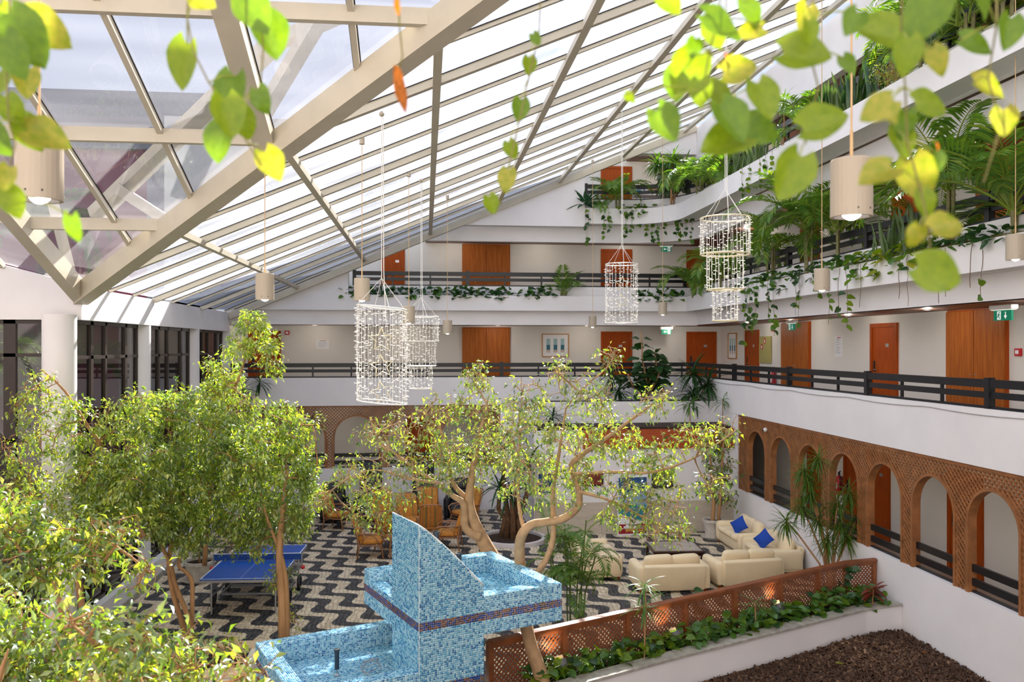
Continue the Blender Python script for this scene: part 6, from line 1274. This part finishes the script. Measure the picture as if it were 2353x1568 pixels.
# ================================================================== THIRD FLOOR TROUGHS
for i, px in enumerate(np.linspace(815, 1240, 9)): ivy((u_at(px, 26.35), 26.38, 6.85), (1, 0, 0), 36 if i not in (7,) else 14, 'dark ivy clump, '+ORD[i]+' from the left in the third floor far trough', 100+i, 'dddm', .17, .05, .30, width=.42, name='ivy_plant', group='ivy clumps in the third floor far trough')
palm((u_at(1298, 26.4), 26.45, 6.8), 12, 1.05, 'small feathery palm alone in the third floor far trough', 120, stem=.1, lean=(5, 70))
for i, px in enumerate((1485, 1535)): ivy((u_at(px, 26.35), 26.38, 6.85), (1, 0, 0), 26, ['dark ivy clump behind the narrow light curtain', 'dark ivy clump right of the narrow light curtain'][i], 125+i, 'ddm', .18, .15, .26, width=.5, name='ivy_plant', group='ivy clumps in the third floor far trough')
palm((8.5, 25.6, 6.85), 14, 1.5, 'dark palm at the inner corner of the third floor trough', 130, stem=.2); palm((8.55, 23.2, 6.85), 12, 1.6, 'dark palm behind the three tiered light chandelier', 131, stem=.4)
B3 = [(1770, 14, 1.7, .9, 'broad palm right of the three tiered chandelier on the third floor'), (1860, 18, 2.0, 1.1, 'largest dense palm in the middle of the third floor trough'), (1925, 16, 1.8, .9, 'dense palm behind the large foreground pendant lamp'), (2330, 16, 2.0, .35, 'tall palm at the right end of the third floor trough')]
for i, (px, n, L, st, lab) in enumerate(B3): palm((8.62, v_at(px, 8.62), 6.85), n, L, lab, 140+i, stem=st, lean=(15, 95))
palm((8.62, v_at(2180, 8.62), 6.85), 14, 1.9, 'palm rising behind the hanging lime leaves on the third floor', 147, stem=1.1, lean=(10, 95))
for i, (px, n, L) in enumerate(((2070, 12, 1.0), (2110, 12, .95), (2035, 8, .8))): snake_plant((8.62, v_at(px, 8.62), 6.85), n, L, ['tall snake plant left of the third floor palms', 'tall snake plant behind the lime leaf strand', 'short snake plant left of the tall ones'][i], 150+i)
K3 = [(1700, 'dd'), (1735, 'dm'), (1775, 'ddm'), (1815, 'dm'), (1850, 'dd'), (1900, 'dm'), (1950, 'dmm'), (1985, 'mgy'), (2015, 'mgy'), (2050, 'mgyw'), (2090, 'mgyw'), (2130, 'dmg'), (2170, 'dm'), (2210, 'dm'), (2250, 'dd'), (2290, 'dd')]
for i, (px, kk) in enumerate(K3): ivy((8.55, v_at(px, 8.5), 6.88), (0, 1, 0), 26 if px < 2200 else 14, 'leafy pothos clump, '+ORD[i]+' along the third floor right trough', 160+i, kk, .15, .34 if px < 2140 else .08, .22, width=.55)
for i, (px, L, n, bare) in enumerate(((1712, 1.5, 16, False), (1725, 1.2, 14, False), (1738, 1.3, 12, False), (1765, .95, 5, True), (1775, 1.35, 8, False), (1828, .9, 3, True), (1838, 1.1, 4, True), (1905, 1.15, 4, True), (1930, .95, 3, True), (1942, 1.2, 5, True), (1978, .85, 0, True), (2068, .75, 0, True), (2085, .9, 0, True), (2160, .9, 0, True), (2172, .8, 2, True), (2235, .7, 0, True), (2256, .85, 3, True), (1880, .5, 6, False))):
    trailing((8.42, v_at(px, 8.42), 6.86), L, ('leafy trailing vine, ' if not bare else 'nearly bare trailing stem, ')+ORD[i]+' from the left below the third floor trough', 200+i, n, 'dmg' if i < 9 else 'ygm', .13, bare)
# ================================================================== FOURTH FLOOR TROUGH
q = (u_at(1345, 26.15), 26.2, 9.72); a_ = thing('agave_plant', 'dark agave rosette at the left end of the top trough', 'plant', q); rosette(a_, (0, 0, .1), AGAVE, 22, .62, random.Random(3), (15, 115))
palm((u_at(1420, 26.3), 26.35, 9.65), 14, 1.35, 'drooping palm beside the agave in the top trough', 220, stem=.4); palm((u_at(1390, 26.3), 26.4, 9.65), 8, 1.0, 'short palm left of the drooping palm in the top trough', 221)
b = Vector((u_at(1545, 25.9), 25.8, 9.65)); cane(b, [[(0, 0, 0), (.03, 0, .8), (0, 0, 1.5)], [(0, 0, .3), (.25, 0, .8), (.3, 0, 1.2)], [(0, 0, .3), (-.22, 0, .7), (-.25, 0, 1.1)]], GREYL, 54, .42, 'grey leaved shrub on the bend of the top trough', 'leafy_shrub', 'shrub', 222, (20, 130), rad=.025, multi=3, step=.22)
b = Vector((7.55, 24.9, 9.65)); cane(b, [[(0, 0, 0), (0, 0, .8), (.05, 0, 1.4)], [(0, 0, .5), (-.3, 0, 1.0), (-.45, 0, 1.25)], [(0, 0, .5), (.25, 0, 1.0), (.45, 0, 1.2)]], STRAPM, 72, .5, 'bushy dracaena tree behind the bend of the top trough', 'dracaena', 'plant', 223, (5, 120), rad=.03)
palm((8.0, 23.6, 9.65), 18, 1.6, 'sunlit palm on the bend of the top trough', 224, stem=.35, lean=(10, 85)); palm((7.95, 22.0, 9.65), 12, 1.3, 'sunlit palm right of the bend in the top trough', 225)
for i, px in enumerate((1690, 1715, 1740)): snake_plant((8.05, v_at(px, 8.05), 9.7), 16, .75, ORD[i]+' clump of thin snake plants from the bend of the top trough', 230+i, span=.5)
for i, px in enumerate((1880, 1905, 1935, 1965, 1995)): snake_plant((8.05, v_at(px, 8.05), 9.7), 20, .85, ORD[i]+' clump of the sunlit snake plant row in the top trough', 235+i, me=SWORDM if i % 2 else SWORD, span=.45)
b = Vector((8.1, v_at(1800, 8.1), 9.7)); cane(b, [[(0, 0, 0), (.02, 0, .7), (0, 0, 1.15)], [(0, 0, 0), (-.1, .1, .6)]], THIN, 36, .4, 'small dracaena under the roof edge in the top trough', 'dracaena', seed=242, spread=(15, 130))
ficus('leafy_shrub', 'pale green bushy shrub right of the snake plant row', [[(8.1, v_at(2040, 8.1), 9.65, .02), (8.1, v_at(2040, 8.1), 9.9, .015), (8.1, v_at(2040, 8.1), 10.1, .01)]], [((8.1, v_at(2040, 8.1), 10.0), .34, 1), ((8.1, v_at(2062, 8.1), 9.95), .28, 1)], 243, leaf=.045, cat='shrub', tint=(.7, .15), density=5500)
for i, (px, n, L, st) in enumerate(((1850, 14, 1.4, .2), (2130, 14, 1.5, .4), (2215, 16, 1.7, .5), (2300, 14, 1.6, .5))): palm((8.1, v_at(px, 8.1), 9.65), n, L, ['palm hanging over the top trough beyond the snake plants', 'sunlit palm right of the pale shrub in the top trough', 'large sunlit palm in the top trough at upper right', 'palm at the right edge of the top trough'][i], 250+i, stem=st, lean=(15, 100))
for i, px in enumerate((1440, 1465, 1490, 1515, 1530)): ivy((u_at(px, 26.1), 26.12, 9.72), (1, 0, 0), 14, 'trailing pothos clump, '+ORD[i]+' from the palm in the top trough', 260+i, 'mgd', .13, .3, .14, width=.3)
VX = [(1346, 1.2, 8), (1354, 1.1, 8), (1388, .9, 9), (1398, .7, 8), (1440, .9, 12), (1452, .7, 12), (1470, .5, 10), (1486, .8, 14), (1498, 1.0, 14), (1510, 1.1, 16), (1528, .8, 10), (1555, 1.0, 14), (1565, 1.2, 14), (1577, .9, 10), (1590, 1.3, 10)]
for i, (px, L, n) in enumerate(VX):
    v = 26.05 if px < 1500 else 26.05-(px-1500)*.014; trailing((u_at(px, v), v, 9.7), L, 'leafy trailing vine, '+ORD[i]+' from the agave along the top trough', 280+i, n, 'mgd', .12)
for i, px in enumerate((1705, 1722, 1745, 1760, 1775)): trailing((7.82, v_at(px, 7.82), 9.7), (.8, .6, .9, .7, .8)[i], 'thin trailing vine, '+ORD[i]+' from the bend on the right part of the top trough', 300+i, 9, 'mgy', .11)
# ================================================================== FOREGROUND POTHOS STRANDS (hanging from the trough above)
def strand(label, stem_px, leaves, d, seed):
    rg = random.Random(seed); top = at(stem_px[0][0], stem_px[0][1], d); v = thing('pothos_vine', label, 'vine', (top.x, top.y, 7.4), 0, 'pothos strands hanging in the foreground'); O = Vector((top.x, top.y, 7.4))
    pts = [(0, 0, 0)]+[tuple(at(x, y, d)-O) for x, y in stem_px]; MB().tube(pts, .0025, 5).build('stem', VINE, v, smooth=True)
    fw = Vector((math.sin(YAW), math.cos(YAW), 0)); rt = Vector((math.cos(YAW), -math.sin(YAW), 0)); S = [at(x, y, d) for x, y in stem_px]
    st = MB()
    for (x, y, sz, ang, k) in leaves:
        dl = d+rg.uniform(-.12, .12); L = sz/FPX*dl*1.15; c_ = at(x, y, dl); dr = rt*math.cos(R(ang))+Vector((0, 0, 1))*math.sin(R(ang))+fw*rg.uniform(-.3, .3); dr.normalize(); b = c_-dr*L*.45
        nn = -fw*1.0+rt*rg.uniform(-.45, .45)+Vector((0, 0, rg.uniform(-.1, .6)))
        put(HM[k][rg.randrange(3)], v, b-O, dr, nn, L)
        # petiole to the nearest stem point
        s = min(S, key=lambda q: (q-b).length)
        if (s-b).length < .22: MB().tube([tuple(s-O), tuple((s+b)/2-O+Vector((0, 0, .01))), tuple(b-O)], .0022, 4).build('petiole', mat('lime_petiole', (.30, .33, .05), .5), v)
def Zs(L): return [(1400+x*.4464, y*.4464, s*.4464, a, k) for x, y, s, a, k in L]
strand('bright pothos strand along the left edge', [(25, -60), (20, 60), (15, 160), (20, 280), (35, 330), (10, 440)], [(55, 85, 110, -60, 'g'), (100, 65, 95, -35, 'w'), (30, 130, 85, -70, 'g'), (62, 190, 60, -90, 'w'), (8, 175, 60, -120, 'y'), (25, 255, 60, -80, 'y'), (65, 305, 70, -60, 'y'), (108, 318, 85, -20, 'w'), (15, 410, 50, -110, 'w'), (28, 465, 60, -70, 'y'), (165, 525, 55, -95, 'g'), (5, 45, 60, -80, 'y'), (0, 110, 70, -60, 'w'), (-5, 320, 70, -60, 'g')], 2.1, 1)
strand('pothos strand with a single heart leaf left of the hip beam', [(435, -60), (430, 40), (445, 120), (480, 190), (530, 260), (570, 330), (600, 380)], [(420, 150, 92, -110, 'y'), (535, 220, 85, -100, 'g'), (525, 268, 80, -80, 'y'), (507, 330, 75, -100, 'g'), (598, 228, 55, -70, 'g'), (625, 378, 65, -60, 'w'), (470, 3, 55, -30, 'w')], 2.2, 2)
strand('dark leaved pothos strand crossing the upper hip beam', [(590, -60), (600, 20), (605, 120), (598, 200)], [(588, 32, 85, -60, 'g'), (622, 85, 85, -75, 'g'), (560, 285, 60, -80, 'y')], 2.2, 3)
strand('strand with a dry orange leaf hanging near the middle', [(915, -60), (918, 60), (925, 130), (915, 165)], [(918, 195, 95, -80, 'o'), (912, 5, 45, -90, 'o')], 2.3, 4)
strand('thin strand of small pothos leaves near the centre', [(1245, -60), (1238, 80), (1215, 180), (1195, 270), (1170, 380), (1150, 470)], [(1215, 152, 36, -90, 'y'), (1195, 252, 44, -95, 'g'), (1176, 345, 36, -70, 'y'), (1163, 412, 46, -100, 'w'), (1130, 470, 38, -70, 'y'), (1232, 90, 26, -60, 'g')], 2.6, 5)
strand('dense pothos strand left of the chandelier in the upper right', [(1660, -60), (1650, 40), (1630, 120), (1615, 200), (1640, 260), (1680, 300)], Zs([(310, 5, 140, -40, 'y'), (590, 110, 200, -20, 'g'), (740, 60, 140, -60, 'g'), (545, 180, 130, -70, 'y'), (730, 150, 120, 190, 'w'), (440, 240, 90, -100, 'g'), (400, 370, 200, -120, 'y'), (345, 430, 140, -90, 'g'), (470, 480, 120, -85, 'y'), (575, 500, 160, -40, 'y'), (670, 360, 150, 10, 'w'), (800, 510, 180, -70, 'y'), (630, 630, 200, -60, 'g'), (590, 740, 220, 200, 'y'), (790, 660, 180, -10, 'g'), (290, 640, 165, -55, 'g'), (605, 300, 75, -75, 'o'), (110, 500, 60, -30, 'y')]), 2.0, 6)
strand('pothos strand before the snake plants in the upper right', [(1870, -60), (1865, 40), (1860, 120), (1880, 200), (1850, 330)], Zs([(1000, 90, 130, -110, 'w'), (1035, 165, 110, -80, 'y'), (1010, 280, 210, -10, 'y'), (1250, 120, 130, -120, 'g'), (1230, 330, 90, -60, 'g'), (1105, 630, 200, 15, 'y'), (930, 910, 215, -115, 'y'), (1375, 165, 215, 160, 'y')]), 2.0, 7)
strand('long pothos strand with golden leaves before the right wing', [(2075, -60), (2070, 80), (2080, 200), (2085, 330), (2110, 420), (2130, 500), (2140, 600)], Zs([(1620, 90, 230, -120, 'g'), (1530, 290, 160, -90, 'y'), (1700, 310, 130, -60, 'w'), (1390, 550, 160, -150, 'w'), (1660, 540, 180, 0, 'y'), (1500, 740, 150, -80, 'y'), (1375, 905, 175, 205, 'w'), (1590, 920, 200, -70, 'w'), (1690, 830, 90, -85, 'g'), (1640, 1050, 130, -70, 'y'), (1735, 1170, 160, 10, 'w'), (1575, 1215, 100, -110, 'w'), (1690, 1410, 215, -20, 'y'), (1520, 640, 120, -95, 'g'), (1450, 600, 80, -60, 'w'), (1690, 750, 45, -80, 'o')]), 1.9, 8)
strand('pothos strand with round golden leaves at the right edge', [(2290, -60), (2290, 60), (2270, 180), (2300, 290), (2260, 420)], Zs([(1890, 230, 150, -20, 'g'), (2050, 170, 150, -100, 'g'), (1950, 460, 160, -20, 'w'), (2030, 630, 130, -95, 'w'), (1940, 20, 120, -60, 'g')]), 2.0, 9)
# a few fallen leaves
for (x, y, z, k, lab) in ((1925, 1527, .05, 'w', 'yellow fallen leaf on the dark mulch'), (2118, 1502, .06, 'o', 'red brown fallen leaf on the mulch')):
    c_, s_ = math.cos(YAW), math.sin(YAW); d = (CAMH-z)*FPX/(y-HYP); q = at(x, y, d); l_ = thing('fallen_leaf', lab, 'leaf', q); put(HM[k][0], l_, (0, 0, .01), (1, .1, .05), (0, 0, 1), .12)
# palms outside
for i, (u, v, z, L, n, lab) in enumerate(((-9.2, 22.0, 4.6, 2.4, 16, 'palm outside the left windows'), (-11.0, 25.0, 8.5, 2.6, 16, 'palm outside seen through the roof near the logo'), (-14.5, 26.0, 10.2, 2.6, 16, 'palm outside at the upper left beyond the roof'), (-8.8, 17.2, 5.0, 1.9, 14, 'palm outside the window left of the corner column'))):
    p = palm((u, v, z), n, L, lab, 320+i, group='palms outside the glass hall', lean=(30, 120)); MB().tube([(0, 0, -z), (.1, 0, -z/2), (0, 0, 0.1)], .14, 8).build('trunk', mat('palm_trunk', (.20, .14, .09), .9, vary=.4, scale=6, bump=.5), p)
